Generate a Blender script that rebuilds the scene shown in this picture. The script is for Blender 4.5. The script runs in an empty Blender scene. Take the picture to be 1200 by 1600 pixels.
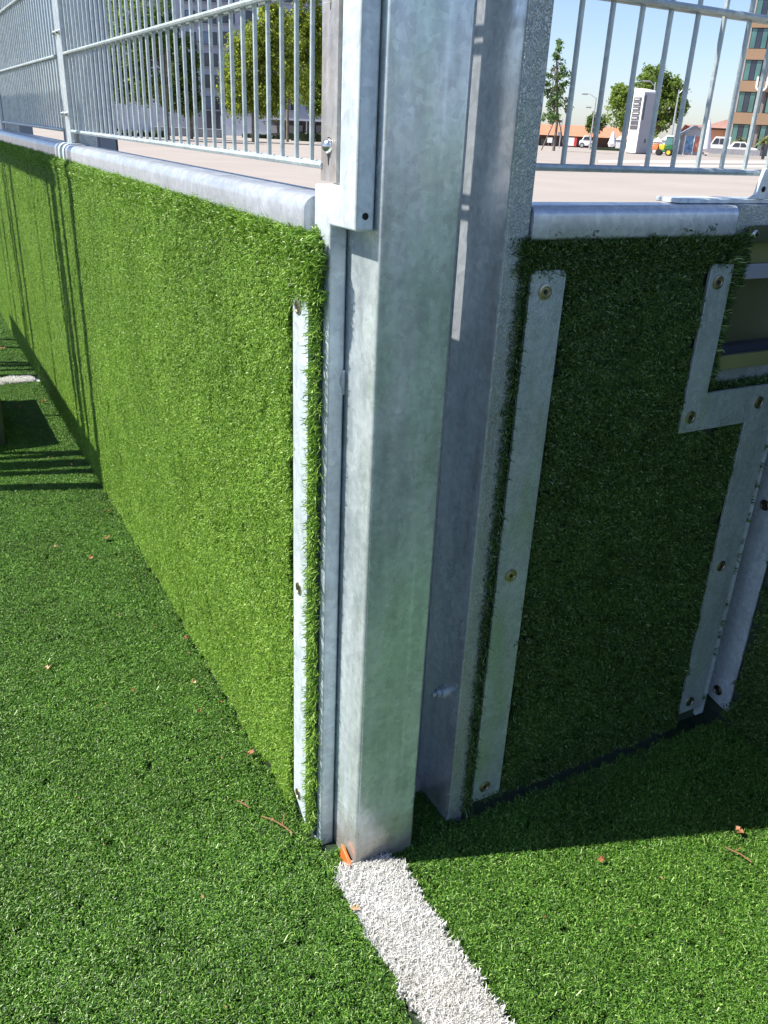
import bpy, bmesh, math, random
import numpy as np
from mathutils import Vector, Matrix
R = math.radians
random.seed(7); rng = np.random.default_rng(7)
scene = bpy.context.scene
col = scene.collection

# ------------------------------------------------------------------ camera, light, exposure
cam_d = bpy.data.cameras.new('camera'); cam = bpy.data.objects.new('camera', cam_d); col.objects.link(cam)
cam_d.sensor_fit = 'VERTICAL'; cam_d.sensor_height = 24.0; cam_d.lens = 24.0*1306/1600
cam_d.clip_start = .02; cam_d.clip_end = 3000
CX, CY, CZ = Vector((.877416, -.477798, .043023)), Vector((.164881, .384565, .908253)), Vector((-.450507, -.789822, .416203))
CAM = Vector((-.48548, -.89144, 1.11))
m = Matrix((CX, CY, CZ)).transposed().to_4x4(); m.translation = CAM
cam.matrix_world = m
scene.camera = cam

SUN_AZ, SUN_EL = 289.5, 51.0          # clockwise from +Y
w = bpy.data.worlds.new('World'); scene.world = w; w.use_nodes = True
nt = w.node_tree; bg = nt.nodes['Background']
sky = nt.nodes.new('ShaderNodeTexSky'); sky.sky_type = 'NISHITA'; sky.sun_disc = False
sky.sun_elevation = R(SUN_EL); sky.sun_rotation = R(SUN_AZ)
sky.air_density = 1.0; sky.dust_density = .6; sky.ozone_density = 3.0
tint = nt.nodes.new('ShaderNodeMix'); tint.data_type = 'RGBA'; tint.blend_type = 'MULTIPLY'; tint.inputs[0].default_value = 1
tint.inputs[7].default_value = (.95, .95, 1.08, 1)
nt.links.new(sky.outputs[0], tint.inputs[6]); nt.links.new(tint.outputs[2], bg.inputs[0]); bg.inputs[1].default_value = .09
sd = bpy.data.lights.new('sun', 'SUN'); sd.energy = 5.0; sd.angle = R(.53); sd.color = (1, .95, .87)
so = bpy.data.objects.new('sun', sd); col.objects.link(so)
tosun = Vector((math.sin(R(SUN_AZ))*math.cos(R(SUN_EL)), math.cos(R(SUN_AZ))*math.cos(R(SUN_EL)), math.sin(R(SUN_EL))))
so.rotation_euler = tosun.to_track_quat('Z', 'Y').to_euler(); so.location = (0, 0, 20)
scene.view_settings.view_transform = 'Standard'; scene.view_settings.look = 'None'
scene.view_settings.gamma = 1; scene.view_settings.use_curve_mapping = False
scene.view_settings.exposure = 0.98

# ------------------------------------------------------------------ helpers
K = .74                                # pitch furniture is measured in units of 0.74 m

class MB:
    def __init__(s, k=1.0): s.v = []; s.f = []; s.k = k
    def poly(s, pts, faces):
        n = len(s.v); s.v += [tuple(p) for p in pts]; s.f += [tuple(i+n for i in f) for f in faces]; return s
    def box(s, x0, x1, y0, y1, z0, z1):
        if x0 > x1: x0, x1 = x1, x0
        if y0 > y1: y0, y1 = y1, y0
        p = [(x, y, z) for z in (z0, z1) for y in (y0, y1) for x in (x0, x1)]
        return s.poly(p, [(0,2,3,1),(4,5,7,6),(0,1,5,4),(2,6,7,3),(0,4,6,2),(1,3,7,5)])
    def tube(s, p0, p1, r0, r1=None, n=8, caps=True):
        r1 = r0 if r1 is None else r1
        a, b = Vector(p0), Vector(p1); d = (b-a).normalized()
        u = d.orthogonal().normalized(); w_ = d.cross(u)
        pts = []
        for c, r in ((a, r0), (b, r1)):
            for i in range(n):
                t = 2*math.pi*i/n; pts.append(c + u*(r*math.cos(t)) + w_*(r*math.sin(t)))
        fs = [(i, (i+1) % n, n+(i+1) % n, n+i) for i in range(n)]
        if caps: fs += [tuple(range(n-1, -1, -1)), tuple(range(n, 2*n))]
        return s.poly(pts, fs)
    def path(s, pts, rad, n=8):
        pts = [Vector(p) for p in pts]
        rad = rad if isinstance(rad, (list, tuple)) else [rad]*len(pts)
        base = len(s.v); up = Vector((0, 0, 1))
        for i, p in enumerate(pts):
            d = (pts[min(i+1, len(pts)-1)]-pts[max(i-1, 0)]).normalized()
            u = d.cross(up) if abs(d.dot(up)) < .95 else d.cross(Vector((1, 0, 0)))
            u.normalize(); w_ = d.cross(u)
            for k in range(n):
                t = 2*math.pi*k/n; s.v.append(tuple(p+u*(rad[i]*math.cos(t))+w_*(rad[i]*math.sin(t))))
        for i in range(len(pts)-1):
            for k in range(n):
                a = base+i*n+k; b = base+i*n+(k+1) % n
                s.f.append((a, b, b+n, a+n))
        s.f.append(tuple(base+k for k in range(n-1, -1, -1)))
        s.f.append(tuple(base+(len(pts)-1)*n+k for k in range(n)))
        return s
    def extrude(s, prof, axis, a, b):   # closed 2-D profile swept along axis 0, 1 or 2
        n = len(prof); pts = []
        for t in (a, b):
            for (p, q) in prof:
                c = [p, q]; c.insert(axis, t); pts.append(tuple(c))
        return s.poly(pts, [(i, (i+1) % n, n+(i+1) % n, n+i) for i in range(n)] + [tuple(range(n-1, -1, -1)), tuple(range(n, 2*n))])
    def disc(s, c, nrm, r, n=16, th=.001):
        c = Vector(c); nrm = Vector(nrm).normalized(); return s.tube(c, c+nrm*th, r, r, n)
    def build(s, name, mat=None, parent=None, bevel=0, seg=2, smooth=False):
        me = bpy.data.meshes.new(name)
        off = parent_loc(parent)
        vs = [tuple(c*s.k - o for c, o in zip(v, off)) for v in s.v]
        me.from_pydata(vs, [], s.f)
        bm = bmesh.new(); bm.from_mesh(me); bmesh.ops.recalc_face_normals(bm, faces=bm.faces); bm.to_mesh(me); bm.free()
        if mat: me.materials.append(mat)
        if smooth:
            me.polygons.foreach_set('use_smooth', [True]*len(me.polygons))
            try: me.set_sharp_from_angle(angle=R(35))
            except Exception: pass
        o = bpy.data.objects.new(name, me); col.objects.link(o)
        if parent is not None: o.parent = parent
        if bevel:
            b = o.modifiers.new('bevel', 'BEVEL'); b.width = bevel; b.segments = seg; b.limit_method = 'ANGLE'; b.angle_limit = R(40)
            b.harden_normals = False
            me.polygons.foreach_set('use_smooth', [True]*len(me.polygons))
            try: me.set_sharp_from_angle(angle=R(35))
            except Exception: pass
        return o

def parent_loc(p):
    v = Vector((0, 0, 0))
    while p is not None: v += p.location; p = p.parent
    return v

def empty(name, loc, rz=0):
    o = bpy.data.objects.new(name, None); col.objects.link(o); o.location = loc; o.rotation_euler = (0, 0, rz)
    o.empty_display_size = .2
    return o

def tag(o, label=None, cat=None, group=None, kind=None):
    if label: o['label'] = label
    if cat: o['category'] = cat
    if group: o['group'] = group
    if kind: o['kind'] = kind
    return o

def thing(name, loc, label, cat, group=None, rz=0):
    return tag(empty(name, loc, rz), label, cat, group)

def copy_obj(o, parent, delta):
    c = o.copy(); col.objects.link(c); c.parent = parent; c.location = Vector(o.location)+Vector(delta); return c

# ------------------------------------------------------------------ materials
def newmat(name):
    mt = bpy.data.materials.new(name); mt.use_nodes = True
    return mt, mt.node_tree, mt.node_tree.nodes['Principled BSDF']
def N(nt, t, **kw):
    n = nt.nodes.new(t)
    for k, v in kw.items(): setattr(n, k, v)
    return n
def coords(nt, scale=(1, 1, 1), kind='Object'):
    tc = N(nt, 'ShaderNodeTexCoord'); mp = N(nt, 'ShaderNodeMapping'); mp.inputs['Scale'].default_value = scale
    nt.links.new(tc.outputs[kind], mp.inputs[0]); return mp.outputs[0]
def poscoords(nt, scale=(1, 1, 1)):
    g = N(nt, 'ShaderNodeNewGeometry'); mp = N(nt, 'ShaderNodeMapping'); mp.inputs['Scale'].default_value = scale
    nt.links.new(g.outputs['Position'], mp.inputs[0]); return mp.outputs[0]
def noise(nt, co, scale, detail=4, rough=.55):
    n = N(nt, 'ShaderNodeTexNoise'); n.inputs['Scale'].default_value = scale; n.inputs['Detail'].default_value = detail
    n.inputs['Roughness'].default_value = rough; nt.links.new(co, n.inputs['Vector']); return n.outputs['Fac']
def ramp(nt, fac, stops):
    r = N(nt, 'ShaderNodeValToRGB'); e = r.color_ramp.elements
    while len(e) > 1: e.remove(e[-1])
    e[0].position = stops[0][0]; e[0].color = tuple(stops[0][1])+(1,) if len(stops[0][1]) == 3 else stops[0][1]
    for p, c in stops[1:]:
        x = e.new(p); x.color = tuple(c)+(1,)
    nt.links.new(fac, r.inputs[0]); return r.outputs[0]
def mixc(nt, fac, a, b, mode='MIX'):
    mx = N(nt, 'ShaderNodeMix', data_type='RGBA', blend_type=mode)
    for s_, v in ((mx.inputs[0], fac), (mx.inputs[6], a), (mx.inputs[7], b)):
        if hasattr(v, 'links') or isinstance(v, bpy.types.NodeSocket): nt.links.new(v, s_)
        elif isinstance(v, (int, float)): s_.default_value = v
        else: s_.default_value = tuple(v)+(1,)
    return mx.outputs[2]
def bump(nt, b, h, strength, dist):
    bp = N(nt, 'ShaderNodeBump'); bp.inputs['Strength'].default_value = strength; bp.inputs['Distance'].default_value = dist
    nt.links.new(h, bp.inputs['Height']); nt.links.new(bp.outputs[0], b.inputs['Normal']); return bp

def galv(name, dark=(.30, .35, .36), light=(.55, .61, .63), rough=(.3, .5), metal=.8, crackle=0, streak=1, brown=0, green=0):
    mt, nt, b = newmat(name)
    co = poscoords(nt)
    cs = poscoords(nt, (9, 9, 1.6))
    n1 = noise(nt, co, 11, 6, .6); n2 = noise(nt, cs, 4, 5, .65); n3 = noise(nt, co, 90, 3, .6)
    base = ramp(nt, n1, [(.28, dark), (.72, light)])
    st = ramp(nt, n2, [(.35, [c*.72 for c in light]), (.5, light), (.72, [min(1, c*1.22) for c in light])])
    c = mixc(nt, .5*streak, base, st)
    sp = ramp(nt, n3, [(.3, (.82, .82, .82)), (.7, (1.1, 1.1, 1.1))])
    c = mixc(nt, .6, c, sp, 'MULTIPLY')
    vs_ = N(nt, 'ShaderNodeTexVoronoi'); vs_.inputs['Scale'].default_value = 120
    dn = N(nt, 'ShaderNodeTexNoise'); dn.inputs['Scale'].default_value = 30; nt.links.new(co, dn.inputs['Vector'])
    ds = N(nt, 'ShaderNodeVectorMath', operation='SCALE'); ds.inputs['Scale'].default_value = .03; nt.links.new(dn.outputs['Color'], ds.inputs[0])
    da = N(nt, 'ShaderNodeVectorMath', operation='ADD'); nt.links.new(co, da.inputs[0]); nt.links.new(ds.outputs[0], da.inputs[1]); nt.links.new(da.outputs[0], vs_.inputs['Vector'])
    sg = ramp(nt, vs_.outputs['Color'], [(.1, (.84, .84, .86)), (.9, (1.12, 1.12, 1.11))])
    c = mixc(nt, .8, c, sg, 'MULTIPLY')
    # fine scratches, two directions
    for k_, (sc_, th_) in enumerate((((3, 3, 260), .70), ((160, 160, 5), .73))):
        sn = noise(nt, poscoords(nt, sc_), 1.6, 3, .6)
        c = mixc(nt, ramp(nt, sn, [(th_-.03, (0, 0, 0)), (th_, (.5, .5, .5))]), c, (.72, .76, .77))
    # small dark specks
    vo = N(nt, 'ShaderNodeTexVoronoi'); vo.inputs['Scale'].default_value = 60; nt.links.new(co, vo.inputs['Vector'])
    dots = ramp(nt, vo.outputs['Distance'], [(.0, (.4, .4, .4)), (.035, (1, 1, 1))])
    big = ramp(nt, noise(nt, co, 3.3, 3), [(.55, (0, 0, 0)), (.62, (1, 1, 1))])
    dots = mixc(nt, big, (1, 1, 1), dots)
    c = mixc(nt, 1.0, c, dots, 'MULTIPLY')
    if brown:
        bn = ramp(nt, noise(nt, poscoords(nt, (14, 14, 3)), 4, 6, .7), [(.4, (0, 0, 0)), (.65, (brown,)*3)])
        c = mixc(nt, bn, c, (.30, .25, .21))
    if green:
        gn_ = ramp(nt, noise(nt, poscoords(nt, (6, 6, 2.2)), 2.2, 4, .55), [(.52, (0, 0, 0)), (.66, (green,)*3)])
        c = mixc(nt, gn_, c, (.26, .42, .16))
    nt.links.new(c, b.inputs['Base Color'])
    rr = N(nt, 'ShaderNodeMapRange'); rr.inputs['To Min'].default_value = rough[0]; rr.inputs['To Max'].default_value = rough[1]
    rr.inputs['From Min'].default_value = .3; rr.inputs['From Max'].default_value = .7
    nt.links.new(n1, rr.inputs[0]); nt.links.new(rr.outputs[0], b.inputs['Roughness'])
    b.inputs['Metallic'].default_value = metal
    h = noise(nt, co, 26, 5, .6)
    if crackle:
        v2 = N(nt, 'ShaderNodeTexVoronoi'); v2.feature = 'DISTANCE_TO_EDGE'; v2.inputs['Scale'].default_value = 230
        mp = poscoords(nt, (1, 1, .55)); ad = N(nt, 'ShaderNodeVectorMath', operation='ADD')
        nn = N(nt, 'ShaderNodeTexNoise'); nn.inputs['Scale'].default_value = 60; nt.links.new(mp, nn.inputs['Vector'])
        sc = N(nt, 'ShaderNodeVectorMath', operation='SCALE'); sc.inputs['Scale'].default_value = .05
        nt.links.new(nn.outputs['Color'], sc.inputs[0]); nt.links.new(mp, ad.inputs[0]); nt.links.new(sc.outputs[0], ad.inputs[1])
        nt.links.new(ad.outputs[0], v2.inputs['Vector'])
        h2 = ramp(nt, v2.outputs['Distance'], [(0, (0, 0, 0)), (.25, (1, 1, 1))])
        h = mixc(nt, .75, h, h2)
        c2 = mixc(nt, .75*crackle, c, mixc(nt, h2, [x*.35 for x in dark], light))
        nt.links.new(c2, b.inputs['Base Color'])
        bump(nt, b, h, .9*crackle, .0015)
    else:
        bump(nt, b, h, .16, .002)
    return mt

def simple(name, color, rough=.6, metal=0, var=.15, scale=4, bmp=0, spec=.5, emis=None):
    mt, nt, b = newmat(name)
    co = poscoords(nt)
    n = noise(nt, co, scale, 5)
    c = ramp(nt, n, [(.3, [x*(1-var) for x in color]), (.7, [min(1, x*(1+var)) for x in color])])
    nt.links.new(c, b.inputs['Base Color']); b.inputs['Roughness'].default_value = rough; b.inputs['Metallic'].default_value = metal
    b.inputs['Specular IOR Level'].default_value = spec
    if bmp: bump(nt, b, noise(nt, co, scale*8, 4), bmp, .01)
    return mt

def turfmat(name, stops, rough=.42, trans=.25, patch=((.8, .8, .8), (1.15, 1.15, 1.15))):
    mt, nt, b = newmat(name)
    g = N(nt, 'ShaderNodeNewGeometry'); oi = N(nt, 'ShaderNodeObjectInfo')
    ad = N(nt, 'ShaderNodeMath', operation='ADD'); fr = N(nt, 'ShaderNodeMath', operation='FRACT')
    nt.links.new(g.outputs['Random Per Island'], ad.inputs[0]); nt.links.new(oi.outputs['Random'], ad.inputs[1]); nt.links.new(ad.outputs[0], fr.inputs[0])
    c = ramp(nt, fr.outputs[0], stops)
    p = ramp(nt, noise(nt, poscoords(nt), 5, 5, .6), [(.3, patch[0]), (.7, patch[1])])
    c = mixc(nt, 1.0, c, p, 'MULTIPLY')
    nt.links.new(c, b.inputs['Base Color']); b.inputs['Roughness'].default_value = rough
    b.inputs['Specular IOR Level'].default_value = .33
    out = nt.nodes['Material Output']; tr = N(nt, 'ShaderNodeBsdfTranslucent'); nt.links.new(c, tr.inputs[0])
    ms = N(nt, 'ShaderNodeMixShader'); ms.inputs[0].default_value = trans
    nt.links.new(b.outputs[0], ms.inputs[1]); nt.links.new(tr.outputs[0], ms.inputs[2]); nt.links.new(ms.outputs[0], out.inputs[0])
    return mt

M = {}
M['galv'] = galv('galvanised_steel', (.32, .36, .37), (.53, .58, .59), (.35, .5), .5)
M['galv_bright'] = galv('galvanised_strip', (.47, .54, .57), (.64, .71, .74), (.38, .55), .35)
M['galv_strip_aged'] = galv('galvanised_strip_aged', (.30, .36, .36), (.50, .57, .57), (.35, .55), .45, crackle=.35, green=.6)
M['galv_smooth'] = galv('galvanised_smooth', (.56, .60, .63), (.76, .80, .84), (.13, .28), .72)
M['galv_crackle'] = galv('galvanised_crackled', (.30, .34, .33), (.50, .55, .54), (.35, .5), .5, crackle=.6, green=.3)
M['galv_brown'] = galv('weathered_flat_bar', (.28, .28, .28), (.50, .49, .48), (.4, .6), .6, brown=.8)
M['alu'] = galv('aluminium_rail', (.46, .49, .53), (.58, .61, .66), (.24, .38), .55, streak=.4)
M['wire'] = galv('galvanised_wire', (.34, .39, .39), (.50, .56, .55), (.35, .5), .35)
M['zinc'] = simple('zinc_bolt', (.62, .62, .6), .22, 1, .1, 60)
M['brass'] = simple('yellow_passivated_screw', (.42, .38, .28), .35, 1, .25, 120)
M['black'] = simple('hole_black', (.008, .008, .008), .8)
M['olive'] = simple('olive_steel', (.27, .28, .12), .35, .3, .12, 8)
M['olive_mid'] = simple('olive_steel_panel', (.13, .14, .075), .3, .3, .12, 8)
M['navy'] = simple('navy_sill', (.05, .055, .09), .35, .3, .1, 8)
M['olive_dark'] = simple('olive_steel_dark', (.08, .09, .045), .35, .3, .12, 8)
M['lilac'] = simple('grey_flap', (.36, .37, .43), .4, .3, .1, 12)
M['board'] = simple('wall_board', (.03, .05, .035), .8)
M['turf_base'] = simple('turf_backing', (.012, .03, .010), .9, 0, .3, 60)
M['turf'] = turfmat('turf_fibres', [(0, (.012, .045, .006)), (.35, (.045, .128, .014)), (.7, (.105, .242, .028)), (.93, (.20, .38, .06)), (1, (.40, .56, .16))], trans=.15, rough=.36)
M['turf_shaded'] = turfmat('shaded_turf_fibres', [(0, (.012, .034, .006)), (.35, (.038, .088, .014)), (.7, (.08, .152, .026)), (.93, (.14, .23, .065)), (1, (.36, .46, .22))], trans=.12, rough=.36)  # same turf product darkened: the shade on the goal walls is in the colour
M['turf_sunlit'] = turfmat('sunlit_turf_fibres', [(0, (.05, .135, .014)), (.4, (.155, .305, .032)), (.8, (.26, .44, .055)), (1, (.46, .62, .17))], rough=.36, trans=.3, patch=((.80, .84, .80), (1.14, 1.12, 1.12)))  # same turf product brightened: sunlight on the left wall is in the colour
M['turf_white'] = turfmat('white_fibres', [(0, (.50, .51, .46)), (.5, (.74, .74, .72)), (1, (.80, .80, .79))], trans=.3, patch=((.9, .88, .84), (1.05, 1.05, 1.05)))
M['white_base'] = simple('white_backing', (.45, .45, .43), .9)

def plaza_mat():
    mt, nt, b = newmat('beige_paving')
    co = poscoords(nt)
    c = ramp(nt, noise(nt, co, .35, 6, .6), [(.3, (.305, .268, .236)), (.7, (.35, .31, .275))])
    c = mixc(nt, .5, c, ramp(nt, noise(nt, co, 30, 5), [(.3, (.8, .8, .8)), (.7, (1.08, 1.08, 1.08))]), 'MULTIPLY')
    nt.links.new(c, b.inputs['Base Color']); b.inputs['Roughness'].default_value = .9
    b.inputs['Specular IOR Level'].default_value = .25
    bump(nt, b, noise(nt, co, 120, 4), .3, .004); return mt
M['plaza'] = plaza_mat()
M['plaza_light'] = simple('light_concrete_band', (.41, .38, .34), .9, 0, .06, 1)
M['shadow_grey'] = simple('shadow_band', (.22, .20, .19), .9, 0, .1, 1)  # dark grey that stands in for cast shadow on the plaza

# ------------------------------------------------------------------ turf by instanced clumps (one object each, geometry nodes)
def gn_scatter():
    ng = bpy.data.node_groups.new('turf_scatter', 'GeometryNodeTree')
    ng.interface.new_socket(name='Geometry', in_out='INPUT', socket_type='NodeSocketGeometry')
    ng.interface.new_socket(name='Geometry', in_out='OUTPUT', socket_type='NodeSocketGeometry')
    i = ng.nodes.new('NodeGroupInput'); o = ng.nodes.new('NodeGroupOutput')
    sep = ng.nodes.new('GeometryNodeSeparateGeometry'); sep.domain = 'POINT'
    at = ng.nodes.new('GeometryNodeInputNamedAttribute'); at.data_type = 'BOOLEAN'; at.inputs['Name'].default_value = 'is_pt'
    ar = ng.nodes.new('GeometryNodeInputNamedAttribute'); ar.data_type = 'FLOAT_VECTOR'; ar.inputs['Name'].default_value = 'rot'
    asc = ng.nodes.new('GeometryNodeInputNamedAttribute'); asc.data_type = 'FLOAT_VECTOR'; asc.inputs['Name'].default_value = 'scl'
    e2r = ng.nodes.new('FunctionNodeEulerToRotation'); iop = ng.nodes.new('GeometryNodeInstanceOnPoints')
    L = ng.links.new
    L(i.outputs[0], sep.inputs['Geometry']); L(at.outputs[0], sep.inputs['Selection'])
    L(sep.outputs[0], iop.inputs['Points']); L(sep.outputs[1], iop.inputs['Instance'])
    L(ar.outputs[0], e2r.inputs[0]); L(e2r.outputs[0], iop.inputs['Rotation']); L(asc.outputs[0], iop.inputs['Scale'])
    L(iop.outputs[0], o.inputs[0]); return ng
NG = gn_scatter()

def clump(w_, d_, gauge, per, h, wid, lean=.55, seed=1, curl=1.0):
    """blades on a w_ x d_ patch; returns verts, faces"""
    rs = random.Random(seed); vs = []; fs = []
    nx = max(1, round(w_/gauge)); ny = max(1, round(d_/gauge))
    for a in range(nx):
        for b in range(ny):
            cx = (a+.5)/nx*w_-w_/2 + rs.uniform(-.45, .45)*gauge; cy = (b+.5)/ny*d_-d_/2 + rs.uniform(-.45, .45)*gauge
            ta = rs.uniform(0, 6.283); tl = rs.uniform(0, .35)
            for _ in range(per):
                x = cx+rs.gauss(0, gauge*.22); y = cy+rs.gauss(0, gauge*.22)
                az = rs.uniform(0, 6.283); l = rs.uniform(.1, lean)
                dx = math.cos(az)*l+math.cos(ta)*tl; dy = math.sin(az)*l+math.sin(ta)*tl
                hh = h*rs.uniform(.6, 1.05); ww = wid*rs.uniform(.8, 1.25)
                wa = rs.uniform(0, 3.1416); ux, uy = math.cos(wa)*ww/2, math.sin(wa)*ww/2
                base = len(vs); bx, by, bz = x, y, 0.
                for q, (ds, k) in enumerate(((0, 1), (.5, 1), (.3, .95), (.22, .45))):
                    if q:
                        a2 = rs.uniform(0, 6.283); cr = curl*(0, .12, .5, 1.1)[q]
                        vx, vy, vz = dx*.7+math.cos(a2)*cr, dy*.7+math.sin(a2)*cr, max(.15, 1-.35*cr)
                        ln = math.sqrt(vx*vx+vy*vy+vz*vz); st_ = hh*ds
                        bx += vx/ln*st_; by += vy/ln*st_; bz += vz/ln*st_
                        if q > 1:
                            wa += rs.uniform(-.8, .8); ux, uy = math.cos(wa)*ww/2, math.sin(wa)*ww/2
                    vs += [(bx-ux*k, by-uy*k, bz), (bx+ux*k, by+uy*k, bz)]
                for q in range(3): fs.append((base+2*q, base+2*q+1, base+2*q+3, base+2*q+2))
    return vs, fs

def scatter(name, cl, pts, mat, parent=None, label=None, kind='stuff'):
    """pts: list of (pos, normal, scale) in world metres"""
    vs, fs = cl; off = parent_loc(parent)
    me = bpy.data.meshes.new(name); n0 = len(vs)
    rot = []; scl = []; pv = []
    for (p, nrm, sc) in pts:
        z = Vector(nrm).normalized(); x = z.orthogonal().normalized(); y = z.cross(x)
        t = random.uniform(0, 6.2832); x2 = x*math.cos(t)+y*math.sin(t); y2 = z.cross(x2)
        e = Matrix((x2, y2, z)).transposed().to_euler()
        rot.append(tuple(e)); s_ = sc*random.uniform(.9, 1.1); scl.append((1, 1, s_)); pv.append(tuple(Vector(p)-off))
    me.from_pydata(list(vs)+pv, [], fs)
    me.materials.append(mat)
    tot = len(vs)+len(pv)
    a = me.attributes.new('is_pt', 'BOOLEAN', 'POINT'); a.data.foreach_set('value', [False]*n0+[True]*len(pv))
    a = me.attributes.new('rot', 'FLOAT_VECTOR', 'POINT'); a.data.foreach_set('vector', [0.0]*(3*n0)+[c for r in rot for c in r])
    a = me.attributes.new('scl', 'FLOAT_VECTOR', 'POINT'); a.data.foreach_set('vector', [1.0]*(3*n0)+[c for r in scl for c in r])
    o = bpy.data.objects.new(name, me); col.objects.link(o)
    if parent is not None: o.parent = parent
    md = o.modifiers.new('scatter', 'NODES'); md.node_group = NG
    tag(o, label, None, None, kind)
    return o

def fill(u0, u1, v0, v1, step, keep=None):
    """jittered grid in table units -> list of (u, v) in metres"""
    out = []
    s = step/K; u = u0+s/2
    while u < u1:
        v = v0+s/2
        while v < v1:
            a = u+random.uniform(-.3, .3)*s; b = v+random.uniform(-.3, .3)*s
            if keep is None or keep(a, b): out.append((a*K, b*K))
            v += s
        u += s
    return out

CL_GROUND = clump(.046, .046, .0060, 9, .0190, .0014, .45, 1, 1.3)
CL_WALL = clump(.046, .046, .0052, 9, .0165, .00145, .35, 2, 1.5)
CL_WHITE = clump(.036, .036, .0062, 9, .025, .0016, .55, 3, 1.0)
CL_EDGE = clump(.030, .014, .0055, 6, .0215, .0014, .6, 4, .8)
CL_FRINGE = clump(.022, .006, .0055, 4, .022, .0013, .8, 5, .8)

# ------------------------------------------------------------------ setting: ground
SH = -.02                                   # backing level of the pitch turf (fibre tips come out near z = 0)
g = MB().poly([(-400, -400, -.035), (900, -400, -.035), (900, 900, -.035), (-400, 900, -.035)], [(0, 1, 2, 3)]).build('paved_plaza', M['plaza'])
tag(g, kind='structure')
g = MB(K).box(-22, .1, -14, 13, -.045, SH/K).box(.1, 1.5, -14, .16, -.045, SH/K).build('pitch_ground', M['turf_base']); tag(g, kind='structure')
g = MB(K).box(-.030, .076, -3.3, -.002, -.03, (SH+.004)/K).build('goal_line', M['white_base']); tag(g, kind='structure')
g = MB(K).box(-20, -.052, 4.22, 4.36, -.03, (SH+.004)/K).build('area_line', M['white_base']); tag(g, kind='structure')

def online(x, y): return (-.030 < x < .074 and -3.3 < y < 0) or (4.215 < y < 4.365)
def inpost(x, y):
    return (-.004 < x < .148 and 0 < y < .2) or (-.04 < x < 0 and y > .1) or x > 1.19 or (x > .262 and y > -.014)
pts = []
for a, b in fill(-1.9, -.045, -1.35, 5.6, .034, lambda x, y: not online(x, y)): pts.append(((a, b, SH), (0, 0, 1), 1))
for a, b in fill(-.045, 1.25, -1.35, .11, .034, lambda x, y: not online(x, y) and not inpost(x, y)): pts.append(((a, b, SH), (0, 0, 1), 1))
for x in np.arange(.29, 1.17, .03): pts.append(((x*K, -.018*K, SH), (0, 0, 1), 1))
for a, b in fill(-1.9, -.045, 5.6, 9.5, .046): pts.append(((a, b, SH), (0, 0, 1), 1.1))
scatter('pitch_turf', CL_GROUND, pts, M['turf'], None)
pts = [((a, b, SH+.003), (0, 0, 1), 1.1) for a, b in fill(-.032, .072, -1.8, -.016, .0125)]
scatter('goal_line_fibres', CL_WHITE, pts, M['turf_white'], None)
pts = [((a, b, SH+.003), (0, 0, 1), 1.0) for a, b in fill(-2.2, -.075, 4.23, 4.35, .026)]
scatter('area_line_fibres', CL_WHITE, pts, M['turf_white'], None)

# ------------------------------------------------------------------ screws
def screw(parent, c, nrm, r=.0145, label=None):
    """dish washer + countersunk head + dark hexagon socket; table units"""
    c = Vector(c); nrm = Vector(nrm).normalized()
    u = nrm.orthogonal().normalized(); v = nrm.cross(u)
    mb = MB(K); n = 20; pts = []; fs = []
    for (rr, hh) in ((r, 0), (r*.98, r*.16), (r*.72, r*.22), (r*.66, r*.10), (r*.60, r*.16), (r*.34, r*.17), (r*.32, -r*.1)):
        for i in range(n):
            t = 2*math.pi*i/n; pts.append(c+nrm*hh+(u*math.cos(t)+v*math.sin(t))*rr)
    for q in range(6):
        for i in range(n): fs.append((q*n+i, q*n+(i+1) % n, (q+1)*n+(i+1) % n, (q+1)*n+i))
    fs.append(tuple(6*n+i for i in range(n)))
    mb.poly(pts, fs)
    s = mb.build('screw', M['brass'], parent, smooth=True)
    h = MB(K).disc(c+nrm*(-r*.02), nrm, r*.31, 6, r*.05).build('screw_socket', M['black'], s)
    return s

# ------------------------------------------------------------------ left turf covered wall
LEN = 9.4
t = thing('turf_covered_wall', (-.02, .3, 0), 'long pitch side wall covered in sunlit bright green artificial turf, left of the post', 'wall')
MB(K).box(-.043, .0, .128, LEN, -.01, 1.325).build('backing_board', M['board'], t)
pts = []
def keepL(y, z): return not (.150 < y < .232 and z < 1.235 and z > .0)
for a, b in fill(.150, 6.2, .005, 1.30, .033, keepL):
    n = (-1, random.uniform(-.06, .06), random.uniform(-.06, .06)); pts.append(((-.043*K, a, b), n, 1))
for a, b in fill(6.2, 9.3, .005, 1.30, .05): pts.append(((-.043*K, a, b), (-1, 0, -.1), 1.1))
scatter('turf_face', CL_WALL, pts, M['turf_sunlit'], t)
pts = []
y = .13
while y < 9.3:
    for (x, z, n) in ((-.042, 1.295, (-1, 0, .15)), (-.042, 1.318, (-1, 0, .7))):
        pts.append(((x*K, (y+random.uniform(-.01, .01))*K, z*K), n, .95))
    y += .026 if y < 4 else .045
for z in np.arange(1.235, 1.325, .02):     # wrapped corner above the strip
    for yy in (.128, .15, .175, .2, .22):
        pts.append(((-.044*K, yy*K, z*K), (-1, -.5 if yy < .15 else -.1, random.uniform(-.5, .2)), 1.05))
scatter('turf_top_lip', CL_EDGE, pts, M['turf_sunlit'], t)
pts = []
for z in np.arange(.02, 1.26, .0155):
    pts.append(((-.043*K, .136*K, z*K), (-1, random.uniform(-.35, .35), random.uniform(-.7, .2)), 1.0))
    pts.append(((-.043*K, .130*K, (z+.006)*K), (-.8, random.uniform(-.9, -.2), random.uniform(-.7, .2)), .8))
scatter('turf_edge_fringe', CL_FRINGE, pts, M['turf_sunlit'], t)
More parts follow.
